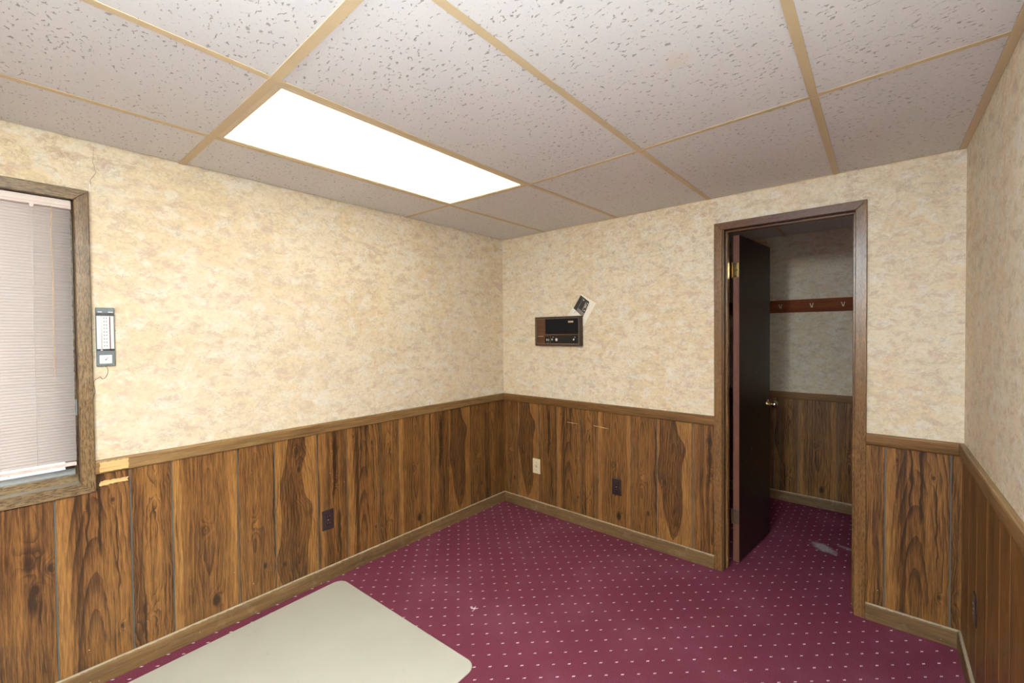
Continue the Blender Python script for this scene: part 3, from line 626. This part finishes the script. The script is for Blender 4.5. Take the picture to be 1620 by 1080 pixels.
m = MB(); m.box((-0.10, WY0, WZ1-0.03), (-0.062, WY1, WZ1), 0, 0.002); wp(m, 'sash_rail', M_ALU)
m = MB(); m.box((-0.10, WY1-0.036, WZ0+0.051), (-0.063, WY1, WZ1-0.03)); wp(m, 'sash_stile', M_ALUD)
m = MB(); m.box((-0.10, WY0, WZ0+0.051), (-0.063, WY0+0.036, WZ1-0.03)); wp(m, 'sash_stile', M_ALUD)
m = MB(); m.box((-0.040, WY1-0.009, 1.10), (-0.034, WY1-0.001, 1.165), 0, 0.001); wp(m, 'latch', plain('dull metal latch', (0.38, 0.42, 0.40), 0.4))
t = NT('window glass'); t.out((0.9, 0.95, 0.95), 0.02); t.b.inputs['Transmission Weight'].default_value = 1.0; t.b.inputs['IOR'].default_value = 1.1; M_GLASS = t.m
m = MB(); m.box((-0.086, WY0+0.034, WZ0+0.049), (-0.082, WY1-0.034, WZ1-0.028)); wp(m, 'pane', M_GLASS)

blind = tag(empty('mini_blind', (-0.02, (WY0+WY1)/2, 1.955)), 'pale pink slatted mini blind hanging closed in the window', 'blind')
BM = Matrix.Translation((0.02, -(WY0+WY1)/2, -1.955))
def bp(m, name, mat, smooth=False, parent=blind):
    o = m.build(name, mat, None, smooth); o.parent = parent
    if parent is blind: o.matrix_parent_inverse = BM
    return o
t = NT('pink beige slat'); f = t.noise(t.scale(t.coord(), (30, 4, 30)), 1, 2)
k = t.mix(f, (0.87, 0.82, 0.80), (0.90, 0.85, 0.83)); t.out(k, 0.35, 0.5)
tr = t.new('ShaderNodeBsdfTranslucent'); tr.inputs[0].default_value = (0.80, 0.66, 0.60, 1); mx = t.new('ShaderNodeMixShader'); mx.inputs[0].default_value = 0.30
t.lk(t.b.outputs[0], mx.inputs[1]); t.lk(tr.outputs[0], mx.inputs[2]); t.lk(mx.outputs[0], t.n['Material Output'].inputs['Surface']); M_SLAT = t.m
M_HEADRAIL = plain('pink beige rail', (0.74, 0.62, 0.57), 0.35, var=0.05)
YS0, YS1 = WY0+0.006, WY1-0.008
m = MB(); m.box((-0.034, YS0, 1.919), (-0.004, YS1+0.002, 1.953), 0, 0.002)
m.box((-0.0045, YS0, 1.929), (-0.002, YS1+0.002, 1.941), 0, 0.0008); bp(m, 'headrail', M_HEADRAIL)
ZT, ZB, PITCH = 1.9135, 0.925, 0.0113
NS = int((ZT-ZB)/PITCH)
SW, TILT = 0.0160, math.radians(63)
def slat_profile():
    pts = []
    for i in range(6):
        s = i/5-0.5; a = SW*s; bow = 0.0017*(1-(2*s)**2)
        # lower edge towards the room
        pts.append((-math.cos(TILT)*a + math.sin(TILT)*bow, math.sin(TILT)*a + math.cos(TILT)*bow))
    return pts
sp_ = slat_profile(); sl = MB()
ring = lambda y: [Vector((x, y, z)) for x, z in sp_] + [Vector((x-0.0003, y, z-0.0001)) for x, z in sp_[::-1]]
sl.loft([ring(YS0-(WY0+WY1)/2), ring(YS1-(WY0+WY1)/2)])
slat0 = sl.build('slat', M_SLAT, blind, True); sd = slat0.data
rr = random.Random(5)
for i in range(NS+1):
    o = slat0 if i == 0 else bpy.data.objects.new('slat', sd)
    if i: COL.objects.link(o); o.parent = blind
    o.location = (rr.uniform(-0.0004, 0.0004), rr.uniform(-0.0008, 0.0008), ZT-i*PITCH-1.955); o.rotation_euler = (0, 0, 0)
m = MB(); m.box((-0.030, YS0, ZB-0.021), (-0.010, YS1, ZB-0.007), 0, 0.002); bp(m, 'bottom_rail', M_HEADRAIL)
M_CORD = plain('white ladder cord', (0.82, 0.78, 0.74), 0.7)
for y in (-2.655, -3.0, -3.34):
    m = MB(); m.tube([(-0.0115, y, 1.925), (-0.0105, y-0.001, 1.5), (-0.0105, y-0.002, ZB-0.008)], 0.0007, 5); bp(m, 'ladder_cord', M_CORD)
    m = MB(); m.box((-0.006, y-0.006, 1.908), (-0.003, y+0.006, 1.921), 0, 0.001); bp(m, 'cord_clip', M_HEADRAIL)
M_TASSEL = plain('tan cord', (0.66, 0.42, 0.24), 0.6)
m = MB(); m.tube([(-0.008, -2.604, 1.924), (0.001, -2.604, 1.915), (0.003, -2.603, 1.88), (0.001, -2.6065, 1.855), (0.002, -2.605, 1.6), (0.001, -2.607, 1.262)], 0.0011, 6); cord = bp(m, 'pull_cord', M_TASSEL)
m = MB(); m.lathe([(0.0, 0), (0.0062, 0), (0.0066, 0.004), (0.0045, 0.020), (0.0028, 0.028), (0.0, 0.029)], (0.001, -2.6075, 1.236), (0, 0, 1), 12)
o = m.build('tassel', M_TASSEL, None, True); o.parent = cord; o.matrix_parent_inverse = BM

# outdoors: pale ground and a bare shrub seen through the slit under the blind
m = MB(); m.box((-14, -12, -0.60), (-0.14, 6, -0.45)); struct(m.build('outdoor_ground', plain('snowy ground', (0.82, 0.84, 0.86), 0.9, 0.1, var=0.2, sc=3)))
sh = MB(); r2 = random.Random(11)
for k in range(26):
    b = Vector((-1.75+r2.uniform(-0.3, 0.3), -3.0+r2.uniform(-0.6, 0.6), -0.46)); d = Vector((r2.uniform(-0.5, 0.5), r2.uniform(-0.7, 0.7), 1)).normalized(); P = [b]
    for q in range(4): d = (d+Vector((r2.uniform(-.35, .35), r2.uniform(-.35, .35), 0))).normalized(); P.append(P[-1]+d*0.28)
    sh.tube(P, [0.010, 0.008, 0.006, 0.004, 0.002], 5)
tag(sh.build('shrub', plain('grey bark', (0.12, 0.11, 0.10), 0.8)), 'bare grey shrub outside the window, seen under the blind', 'shrub')

# ------------------------------------------------------------------ thermometer on the left wall
TH = tag(empty('thermometer', (0.0, -2.462, 1.295)), 'grey indoor outdoor thermometer with white scale on wallpaper by the window', 'thermometer')
TI = Matrix.Translation((0, 2.462, -1.295))
M_TGREY = plain('grey plastic', (0.115, 0.135, 0.145), 0.45); M_TDARK = plain('black plastic', (0.014, 0.014, 0.016), 0.4)
M_TWHITE = plain('white scale', (0.86, 0.86, 0.86), 0.4, var=0.04); M_INK = plain('blue grey ink', (0.10, 0.15, 0.17), 0.5); M_RED = plain('dark red spirit', (0.13, 0.010, 0.018), 0.2)
def tp(m, name, mat, parent=None, smooth=False):
    o = m.build(name, mat, None, smooth); o.parent = parent or TH; o.matrix_parent_inverse = TI if not parent else Matrix(); return o
y0, y1, z0, z1 = -2.4905, -2.4335, 1.295, 1.535
m = MB(); m.box((0, y0, z0), (0.010, y1, z1), 0, 0.002); tp(m, 'body', M_TGREY)
m = MB(); m.box((0.0098, y0+0.0015, z1-0.034), (0.0118, y1-0.0015, z1-0.022), 0, 0.0005); tp(m, 'clip_bar', M_TDARK)
m = MB(); m.box((0.0098, y0+0.0015, z0+0.063), (0.0118, y1-0.0015, z0+0.071), 0, 0.0005); tp(m, 'clip_bar', M_TDARK)
m = MB(); m.box((0.0099, y0+0.003, z0+0.069), (0.0112, y1-0.003, z1-0.032)); tp(m, 'scale_plate', M_TWHITE)
yc = (y0+y1)/2
for k in range(9):
    z = z0+0.077+k*0.0142; m = MB(); n = 12
    m.loft([[(0.0111, yc+rad*math.cos(a*2*math.pi/n), z+rad*math.sin(a*2*math.pi/n)) for a in range(n)] for rad in (0.0056, 0.0034)] , True, False)
    m.box((0.0108, yc-0.0052, z+0.0046), (0.0114, yc-0.0022, z+0.0092)); m.box((0.0108, yc+0.0022, z+0.0046), (0.0114, yc+0.0052, z+0.0092))
    tp(m, 'scale_mark', M_INK)
for dy, mt, top in ((-0.0125, M_TWHITE, 0.206), (0.0135, M_RED, 0.204)):
    m = MB(); m.tube([(0.0125, yc+dy, z0+0.064), (0.0125, yc+dy, z0+top)], 0.0022 if mt is M_TWHITE else 0.0014, 8); tp(m, 'tube', mt, None, True)
m = MB(); m.lathe([(0, -0.003), (0.0034, -0.001), (0.0036, 0.001), (0.0, 0.003)], (0.0125, yc-0.0125, z0+0.066), (0, 0, 1), 10); tp(m, 'bulb', M_TWHITE, None, True)
for a, b in ((y0+0.007, y0+0.020), (y1-0.019, y1-0.005)):
    m = MB(); m.box((0.0099, a, z1-0.0195), (0.0106, b, z1-0.0165)); tp(m, 'heading_print', M_TWHITE)
m = MB(); m.box((0.0099, y0+0.009, z0+0.011), (0.0114, y1-0.010, z0+0.046), 0, 0.0006); dial = tp(m, 'dial', M_TWHITE)
m = MB(); m.tube([(0.0118, yc-0.0005, z0+0.026), (0.0118, yc+0.007, z0+0.037)], [0.0012, 0.0003], 6); m.lathe([(0, 0), (0.0022, 0), (0.0022, 0.0008), (0, 0.0008)], (0.0113, yc-0.0005, z0+0.027), (1, 0, 0), 10); tp(m, 'needle', M_TDARK)
for k in range(7):
    a = math.pi*(0.12+0.76*k/6); m = MB(); yy, zz = yc-0.0005-0.013*math.cos(a), z0+0.024+0.013*math.sin(a); m.box((0.0113, yy-0.0006, zz-0.0012), (0.0116, yy+0.0006, zz+0.0012)); tp(m, 'dial_mark', M_INK)
wire = [(0.005, -2.464, 1.297), (0.004, -2.4575, 1.285), (0.004, -2.457, 1.270), (0.005, -2.463, 1.252), (0.006, -2.471, 1.245), (0.006, -2.4765, 1.2455), (0.005, -2.479, 1.2525), (0.004, -2.484, 1.250), (0.003, -2.497, 1.238), (0.003, -2.5005, 1.222), (0.003, -2.497, 1.205), (0.003, -2.4965, 1.192), (0.004, -2.5005, 1.176), (0.019, -2.504, 1.162), (0.0192, -2.518, 1.150), (0.0192, -2.532, 1.138), (0.0192, -2.542, 1.122), (0.0185, -2.5455, 1.105), (0.002, -2.5475, 1.09), (-0.03, -2.552, 1.085)]
def smooth_path(P, n=3):
    P = [Vector(p) for p in P]; out = []
    for i in range(len(P)-1):
        a, b, c, d = P[max(i-1, 0)], P[i], P[i+1], P[min(i+2, len(P)-1)]
        for k in range(n):
            s = k/n; out.append(0.5*((2*b)+(-a+c)*s+(2*a-5*b+4*c-d)*s*s+(-a+3*b-3*c+d)*s**3))
    return out+[P[-1]]
m = MB(); m.tube(smooth_path(wire), 0.0009, 5); tp(m, 'sensor_wire', plain('brown wire', (0.14, 0.075, 0.03), 0.5))

# ------------------------------------------------------------------ outlets and wall plates  (local x along wall, -y out of wall, z up)
M_BROWN = plain('dark brown bakelite', (0.030, 0.018, 0.017), 0.32, 0.5); M_BROWN2 = plain('brown receptacle', (0.022, 0.013, 0.013), 0.3)
M_SLOT = plain('outlet slot', (0.004, 0.004, 0.004), 0.8); M_STEEL = plain('steel screw', (0.55, 0.52, 0.47), 0.3, 0.5, 0.9)
M_IVORY = plain('ivory plastic', (0.74, 0.64, 0.44), 0.38, var=0.04)
def rrect(cx, cz, hw, hh, r, n=4):
    P = []
    for sx, sz, a0 in ((1, 1, 0), (-1, 1, 90), (-1, -1, 180), (1, -1, 270)):
        for k in range(n+1):
            a = math.radians(a0+90*k/n); P.append((cx+sx*(hw-r)+r*math.cos(a), cz+sz*(hh-r)+r*math.sin(a)))
    return P
def plate_mesh(hw, hh):
    m = MB(); m.loft([[(x, 0.0, z) for x, z in rrect(0, 0, hw, hh, 0.004)], [(x, -0.003, z) for x, z in rrect(0, 0, hw, hh, 0.004)], [(x, -0.0055, z) for x, z in rrect(0, 0, hw-0.004, hh-0.004, 0.003)]]); return m
def outlet(name, label, loc, rz):
    o = tag(empty(name, loc, (0, 0, rz)), label, 'outlet', 'brown duplex outlets')
    plate_mesh(0.035, 0.0575).build('cover_plate', M_BROWN, o)
    for s in (-1, 1):
        m = MB(); m.loft([[(x, -0.004, z) for x, z in rrect(0, s*0.0195, 0.0165, 0.014, 0.009)], [(x, -0.0072, z) for x, z in rrect(0, s*0.0195, 0.0158, 0.0133, 0.008)]])
        rec = m.build('receptacle', M_BROWN2, o)
        m = MB(); z = s*0.0195+0.002
        m.box((-0.0075, -0.0076, z-0.004), (-0.0052, -0.0066, z+0.004)); m.box((0.0052, -0.0076, z-0.005), (0.0075, -0.0066, z+0.005)); m.box((-0.002, -0.0076, z-0.0105), (0.002, -0.0066, z-0.0068))
        m.build('slot', M_SLOT, rec)
        m = MB(); m.box((-0.0048, -0.0079, z-0.004), (-0.0042, -0.0068, z+0.004)); m.box((0.0078, -0.0079, z-0.005), (0.0084, -0.0068, z+0.005)); m.build('contact', M_STEEL, rec)
    m = MB(); m.lathe([(0, 0), (0.003, 0), (0.0026, 0.0014), (0, 0.0016)], (0, -0.005, 0), (0, -1, 0), 12); m.build('screw', M_STEEL, o)
    return o
outlet('outlet', 'dark brown duplex outlet low on the left wall panelling', (PT, -1.543, 0.349), math.pi/2)
outlet('outlet', 'dark brown duplex outlet low on the back wall panelling', (1.046, -PT, 0.348), 0)
outlet('outlet', 'dark brown duplex outlet on the right wall, seen almost edge-on', (W-PT, -0.375, 0.36), -math.pi/2)
ph = tag(empty('wall_plate', (0.351, -PT, 0.358)), 'ivory plastic wall plate with two screws on back wall panelling', 'wall plate')
plate_mesh(0.036, 0.0585).build('cover_plate', M_IVORY, ph)
for z in (0.030, -0.030):
    m = MB(); m.lathe([(0, 0), (0.0036, 0), (0.003, 0.0012), (0, 0.0014)], (0, -0.005, z), (0, -1, 0), 12); m.build('screw', plain('dull plate screw', (0.22, 0.19, 0.14), 0.5), ph)
m = MB(); m.loft([[(x, -0.005, z) for x, z in rrect(0, 0, 0.013, 0.014, 0.003)], [(x, -0.0068, z) for x, z in rrect(0, 0, 0.012, 0.013, 0.003)]]); jk = m.build('jack', plain('ivory jack', (0.62, 0.54, 0.38), 0.4), ph)
m = MB(); m.box((-0.005, -0.0072, -0.006), (0.005, -0.0062, 0.003)); m.build('jack_opening', plain('jack opening', (0.30, 0.26, 0.18), 0.6), jk)

# ------------------------------------------------------------------ wall radio intercom
RX0, RX1, RZ0, RZ1, RD = 0.372, 0.782, 1.3195, 1.5395, 0.040
RA = tag(empty('wall_radio', ((RX0+RX1)/2, 0, RZ0)), 'brown wood grain wall radio intercom with black speaker panel and knobs', 'radio')
RI = Matrix.Translation((-(RX0+RX1)/2, 0, -RZ0))
def rp(m, name, mat, parent=None, smooth=False):
    o = m.build(name, mat, None, smooth); o.parent = parent or RA
    o.matrix_parent_inverse = RI if not parent else Matrix(); return o
M_RWOOD = mat_oak('radio wood grain', 0, (0.055, 0.022, 0.009), (0.13, 0.055, 0.022), 0.4, 0, 31)
M_RDARK = mat_oak('radio dark frame', 0, (0.032, 0.017, 0.009), (0.075, 0.042, 0.022), 0.4, 0, 32)
M_RBLACK = plain('black speaker cloth', (0.008, 0.008, 0.009), 0.7, 0.15, var=0.3, sc=900)
M_RCTRL = plain('black control strip', (0.011, 0.011, 0.010), 0.4, 0.25)
M_TRIM = plain('tarnished bead', (0.30, 0.22, 0.16), 0.3, 0.5, 0.6); M_GOLD = plain('gold badge', (0.80, 0.66, 0.40), 0.3, 0.5, 0.4)
M_SILV = plain('silver cap', (0.75, 0.73, 0.70), 0.25, 0.5, 0.8)
m = MB(); w_ = 0.013
m.box((RX0, -RD, RZ0), (RX0+w_, 0, RZ1), 0, 0.0015); m.box((RX1-w_, -RD, RZ0), (RX1, 0, RZ1), 0, 0.0015)
m.box((RX0+w_, -RD, RZ0), (RX1-w_, 0, RZ0+w_), 0, 0.0015); m.box((RX0+w_, -RD, RZ1-w_), (RX1-w_, 0, RZ1), 0, 0.0015); rp(m, 'housing', M_RDARK)
m = MB(); m.box((RX0+w_, -RD+0.008, RZ0+w_), (RX1-w_, -0.002, RZ1-w_)); rp(m, 'face', M_RCTRL)
m = MB(); b0, b1, c0, c1 = RX0+w_, RX1-w_, RZ0+w_, RZ1-w_; q = 0.0022
m.box((b0, -RD-0.001, c0), (b0+q, -RD+0.009, c1)); m.box((b1-q, -RD-0.001, c0), (b1, -RD+0.009, c1)); m.box((b0+q, -RD-0.001, c0), (b1-q, -RD+0.009, c0+q)); m.box((b0+q, -RD-0.001, c1-q), (b1-q, -RD+0.009, c1)); rp(m, 'bezel', M_TRIM)
xs = b0+0.082
m = MB(); m.box((b0+q, -RD+0.004, c0+q), (xs, -RD+0.010, c1-q), 0, 0.001); rp(m, 'wood_panel', M_RWOOD)
m = MB(); m.box((b0+0.012, -RD+0.0032, c0+0.058), (xs-0.018, -RD+0.0042, c0+0.0605)); rp(m, 'nameplate', M_GOLD)
zsplit = c0+0.072
m = MB(); m.box((xs+0.003, -RD+0.005, zsplit+0.004), (b1-q-0.002, -RD+0.010, c1-q-0.001)); n = 40
for k in range(n):
    z = zsplit+0.006+(c1-q-0.004-zsplit-0.006)*k/(n-1); m.box((xs+0.004, -RD+0.0042, z-0.0008), (b1-q-0.003, -RD+0.0052, z+0.0008))
rp(m, 'speaker_grille', M_RBLACK)
m = MB(); m.box((xs+0.002, -RD+0.003, zsplit-0.006), (b1-q, -RD+0.010, zsplit+0.004), 0, 0.0008); rp(m, 'divider', M_RWOOD)
bx = b1-0.092
m = MB(); m.box((bx, -RD+0.0028, c1-0.034), (bx+0.044, -RD+0.0045, c1-0.022), 0, 0.0004); bd = rp(m, 'badge', M_GOLD)
m = MB()
for k, (g0, g1) in enumerate(((0.004, 0.009), (0.0115, 0.0165), (0.019, 0.024), (0.0265, 0.0315), (0.034, 0.039))):
    m.box((bx+g0, -RD+0.0024, c1-0.0305), (bx+g0+0.0012, -RD+0.003, c1-0.0255)); m.box((bx+g0, -RD+0.0024, c1-(0.0305 if k % 2 else 0.0267)), (bx+g1-0.001, -RD+0.003, c1-(0.0293 if k % 2 else 0.0255)))
rp(m, 'badge_lettering', plain('badge lettering', (0.16, 0.11, 0.05), 0.5))
m = MB(); m.box((xs+0.006, -RD+0.004, c0+0.006), (xs+0.046, -RD+0.010, zsplit-0.010), 0, 0.001); rp(m, 'switch_panel', M_RCTRL)
for dx in (0.016, 0.031):
    m = MB(); m.box((xs+dx, -RD-0.002, c0+0.022), (xs+dx+0.006, -RD+0.006, c0+0.040), 0, 0.001); rp(m, 'lever_switch', M_SILV)
for zz in (c0+0.005, zsplit-0.013):
    m = MB(); m.box((xs+0.010, -RD+0.003, zz), (xs+0.036, -RD+0.0045, zz+0.0035)); rp(m, 'switch_caption', M_TRIM)
m = MB(); m.box((xs+0.049, -RD+0.003, c0+0.003), (b1-q-0.003, -RD+0.0045, c0+0.005)); m.box((xs+0.049, -RD+0.003, c0+0.005), (xs+0.051, -RD+0.0045, zsplit-0.006)); rp(m, 'control_outline', M_TRIM)
kz = (c0+zsplit-0.004)/2
for kx in (xs+0.072, b1-0.036):
    m = MB(); m.lathe([(0, 0), (0.0145, 0), (0.0135, 0.012), (0.010, 0.0145), (0, 0.0145)], (kx, -RD+0.008, kz), (0, -1, 0), 20); kb = rp(m, 'knob', M_RCTRL, None, False)
    m = MB(); m.lathe([(0, 0), (0.0075, 0), (0.006, 0.0012), (0, 0.0014)], (kx-0.002, -RD-0.0062, kz+0.001), (0, -1, 0), 16); rp(m, 'knob_cap', M_SILV)
    m = MB(); m.box((kx-0.004, -RD+0.0055, kz+0.017), (kx+0.004, -RD+0.0085, kz+0.021)); rp(m, 'dial_mark', M_SILV)
    m = MB(); m.box((kx+0.0175, -RD+0.0055, kz-0.002), (kx+0.0205, -RD+0.0085, kz+0.002)); rp(m, 'dial_mark', M_SILV)
m = MB(); m.lathe([(0.0085, 0), (0.0115, 0), (0.0115, 0.003), (0.0085, 0.003)], (xs+0.103, -RD+0.0085, kz-0.001), (0, -1, 0), 20); rp(m, 'socket_ring', M_SILV)

# leaflet tucked behind the radio
M_PAPER = plain('cream leaflet paper', (0.88, 0.84, 0.73), 0.7, var=0.05); M_PAPER2 = plain('shaded leaflet page', (0.82, 0.78, 0.68), 0.7, var=0.05)
M_PRINT = plain('dark printed picture', (0.028, 0.022, 0.022), 0.5); M_PRINTG = plain('grey printed picture', (0.20, 0.18, 0.165), 0.5)
LF = tag(empty('leaflet', (0.79, 0, 1.56)), 'folded cream instruction leaflet tucked behind the wall radio, printed with its picture', 'leaflet')
LI = Matrix.Translation((-0.79, 0, -1.56))
def lp(name, mat, pts, y0, y1):
    m = MB(); m.loft([[(x, y0, z) for x, z in pts], [(x, y1, z) for x, z in pts]]); o = m.build(name, mat); o.parent = LF; o.matrix_parent_inverse = LI; return o
A_, B_, C_, D_ = Vector((0.770, 1.697)), Vector((0.893, 1.625)), Vector((0.790, 1.468)), Vector((0.664, 1.520))
lp('back_page', M_PAPER2, [(0.694, 1.602), (0.640, 1.535), (0.652, 1.470), (0.765, 1.450), (0.800, 1.530), (0.725, 1.600)], -0.0015, -0.0005)
lp('front_page', M_PAPER, [tuple(A_), tuple(D_), (0.70, 1.46), tuple(C_), tuple(B_)], -0.0032, -0.0022)
# printed picture of the radio: parallelogram on the page
P0, P1, P2, P3 = Vector((0.7665, 1.6905)), Vector((0.838, 1.637)), Vector((0.784, 1.530)), Vector((0.7035, 1.598))
Q = lambda s, r: tuple(P0*(1-s)*(1-r)+P1*s*(1-r)+P2*s*r+P3*(1-s)*r)
quad = lambda a, b, c, d: [Q(a, c), Q(b, c), Q(b, d), Q(a, d)]
lp('printed_picture', M_PRINT, quad(0, 1, 0, 1), -0.0034, -0.0030)
lp('printed_panel', M_PRINTG, quad(0.33, 0.97, 0.76, 0.97), -0.0036, -0.0032)
lp('printed_panel', M_PRINTG, quad(0.30, 0.335, 0.02, 0.97), -0.0036, -0.0032)
for s0, s1, r0, r1 in ((0.42, 0.50, 0.10, 0.17), (0.72, 0.74, 0.12, 0.72), (0.86, 0.93, 0.12, 0.18), (0.80, 0.83, 0.22, 0.50), (0.87, 0.895, 0.26, 0.48), (0.84, 0.92, 0.60, 0.66)):
    lp('printed_mark', M_PAPER, quad(s0, s1, r0, r1), -0.0036, -0.0032)
for k, (a, b) in enumerate(((0.10, 0.35), (0.14, 0.40), (0.45, 0.80))):
    o_ = Vector((0.838, 1.622))+Vector((-0.021, -0.033))*k*0.8
    lp('printed_line', M_PRINTG, [(o_.x, o_.y), (o_.x+0.0015, o_.y-0.001), (o_.x-0.012, o_.y-0.021), (o_.x-0.0135, o_.y-0.020)], -0.0034, -0.0030)
for dx, dz in ((0.703, 1.558), (0.712, 1.566), (0.722, 1.5605)):
    lp('printed_line', M_PRINTG, [(dx, dz), (dx+0.012, dz+0.013), (dx+0.0135, dz+0.012), (dx+0.0015, dz-0.001)], -0.0034, -0.0030)

# ------------------------------------------------------------------ coat rack in the closet
CR = tag(empty('coat_rack', (1.9, CY1, 1.62)), 'red-brown wooden coat rail with small brass hooks on closet wall', 'coat rack')
m = MB(); m.box((-0.62, -0.018, -0.053), (0.60, 0, 0.050), 0, 0.002); m.build('board', M_COATRAIL, CR)
M_HOOK = plain('bright brass hook', (0.90, 0.80, 0.62), 0.3, 0.8, 0.35, 0.04)
hk = MB()
hk.lathe([(0, 0), (0.007, 0), (0.007, 0.002), (0, 0.003)], (0, -0.018, -0.012), (0, -1, 0), 12)
for s in (-1, 1):
    hk.tube(smooth_path([(0, -0.019, -0.014), (0.001*s, -0.026, -0.013), (0.004*s, -0.033, -0.006), (0.007*s, -0.036, 0.002), (0.009*s, -0.036, 0.010)], 3), 0.0026, 7)
    hk.lathe([(0, -0.004), (0.003, -0.003), (0.0042, 0), (0.003, 0.003), (0, 0.004)], (0.0095*s, -0.036, 0.012), (0, 0, 1), 10)
hook0 = None
for i, x in enumerate((1.800, 2.013, 2.212, 1.592, 1.385, 2.42)):
    if hook0 is None: hook0 = hk.build('hook', M_HOOK, CR, True); h_ = hook0
    else: h_ = hook0.copy(); COL.objects.link(h_); h_.parent = CR
    h_.location = (x-1.9, 0, 0)

# ------------------------------------------------------------------ chair mat
def mat_mat():
    t = NT('clouded vinyl'); c = t.coord(); n1 = t.noise(c, 3.0, 4, 0.6); n2 = t.noise(t.scale(c, (60, 8, 1), rot=(0, 0, 0.6)), 1, 4, 0.7)
    col = t.mix(n1, (0.44, 0.42, 0.345), (0.54, 0.52, 0.44)); col = t.mix(t.math('MULTIPLY', t.smooth(n2, 0.62, 0.8), 0.25), col, (0.58, 0.56, 0.5))
    sm = t.smooth(t.noise(t.scale(c, (9, 9, 1), (3, 1, 0)), 1, 3), 0.66, 0.78); col = t.mix(t.math('MULTIPLY', sm, 0.25), col, (0.30, 0.25, 0.17))
    t.bump(t.noise(c, 700, 2), 0.12, 0.0008)
    t.b.inputs['Coat Weight'].default_value = 0.25; t.b.inputs['Coat Roughness'].default_value = 0.25
    return t.out(col, t.math('ADD', 0.30, t.math('MULTIPLY', n1, 0.15)), 0.45)
M_MAT = mat_mat()
def mat_outline(w, h, r, n=8):
    P = []
    for cx, cy, a0 in ((w-r, -r, 0), (r, -r, 90), (r, -h+r, 180), (w-r, -h+r, 270)):
        for k in range(n+1):
            a = math.radians(a0+90*k/n); P.append((cx+r*math.cos(a), cy+r*math.sin(a)))
    return P
m = MB()
o0 = mat_outline(1.07, 1.50, 0.055); o1 = [(x*(1-0.006)+0.535*0.006, y*(1-0.004)-0.75*0.004) for x, y in o0]
m.loft([[(x, y, 0.0005) for x, y in o0], [(x, y, 0.002) for x, y in o0], [(x, y, 0.0036) for x, y in o1]])
tag(m.build('chair_mat', M_MAT, None, False, (0.058, -1.492, 0), (0, 0, math.radians(2.3))), 'cloudy beige vinyl chair mat with rounded corners on burgundy carpet', 'floor mat')
# bit of lint
m = MB(); r3 = random.Random(2)
for k in range(14):
    a = Vector((r3.gauss(0, .008), r3.gauss(0, .004), 0.001)); m.tube([a, a+Vector((r3.uniform(-.008, .008), r3.uniform(-.006, .006), r3.uniform(.001, .004))), a+Vector((r3.uniform(-.012, .012), r3.uniform(-.008, .008), 0.001))], 0.0009, 4)
tag(m.build('lint', plain('white lint', (0.92, 0.85, 0.85), 0.9), None, False, (0.843, -1.194, 0), (0, 0, 0.9)), 'small tuft of white lint on the burgundy carpet', 'lint')
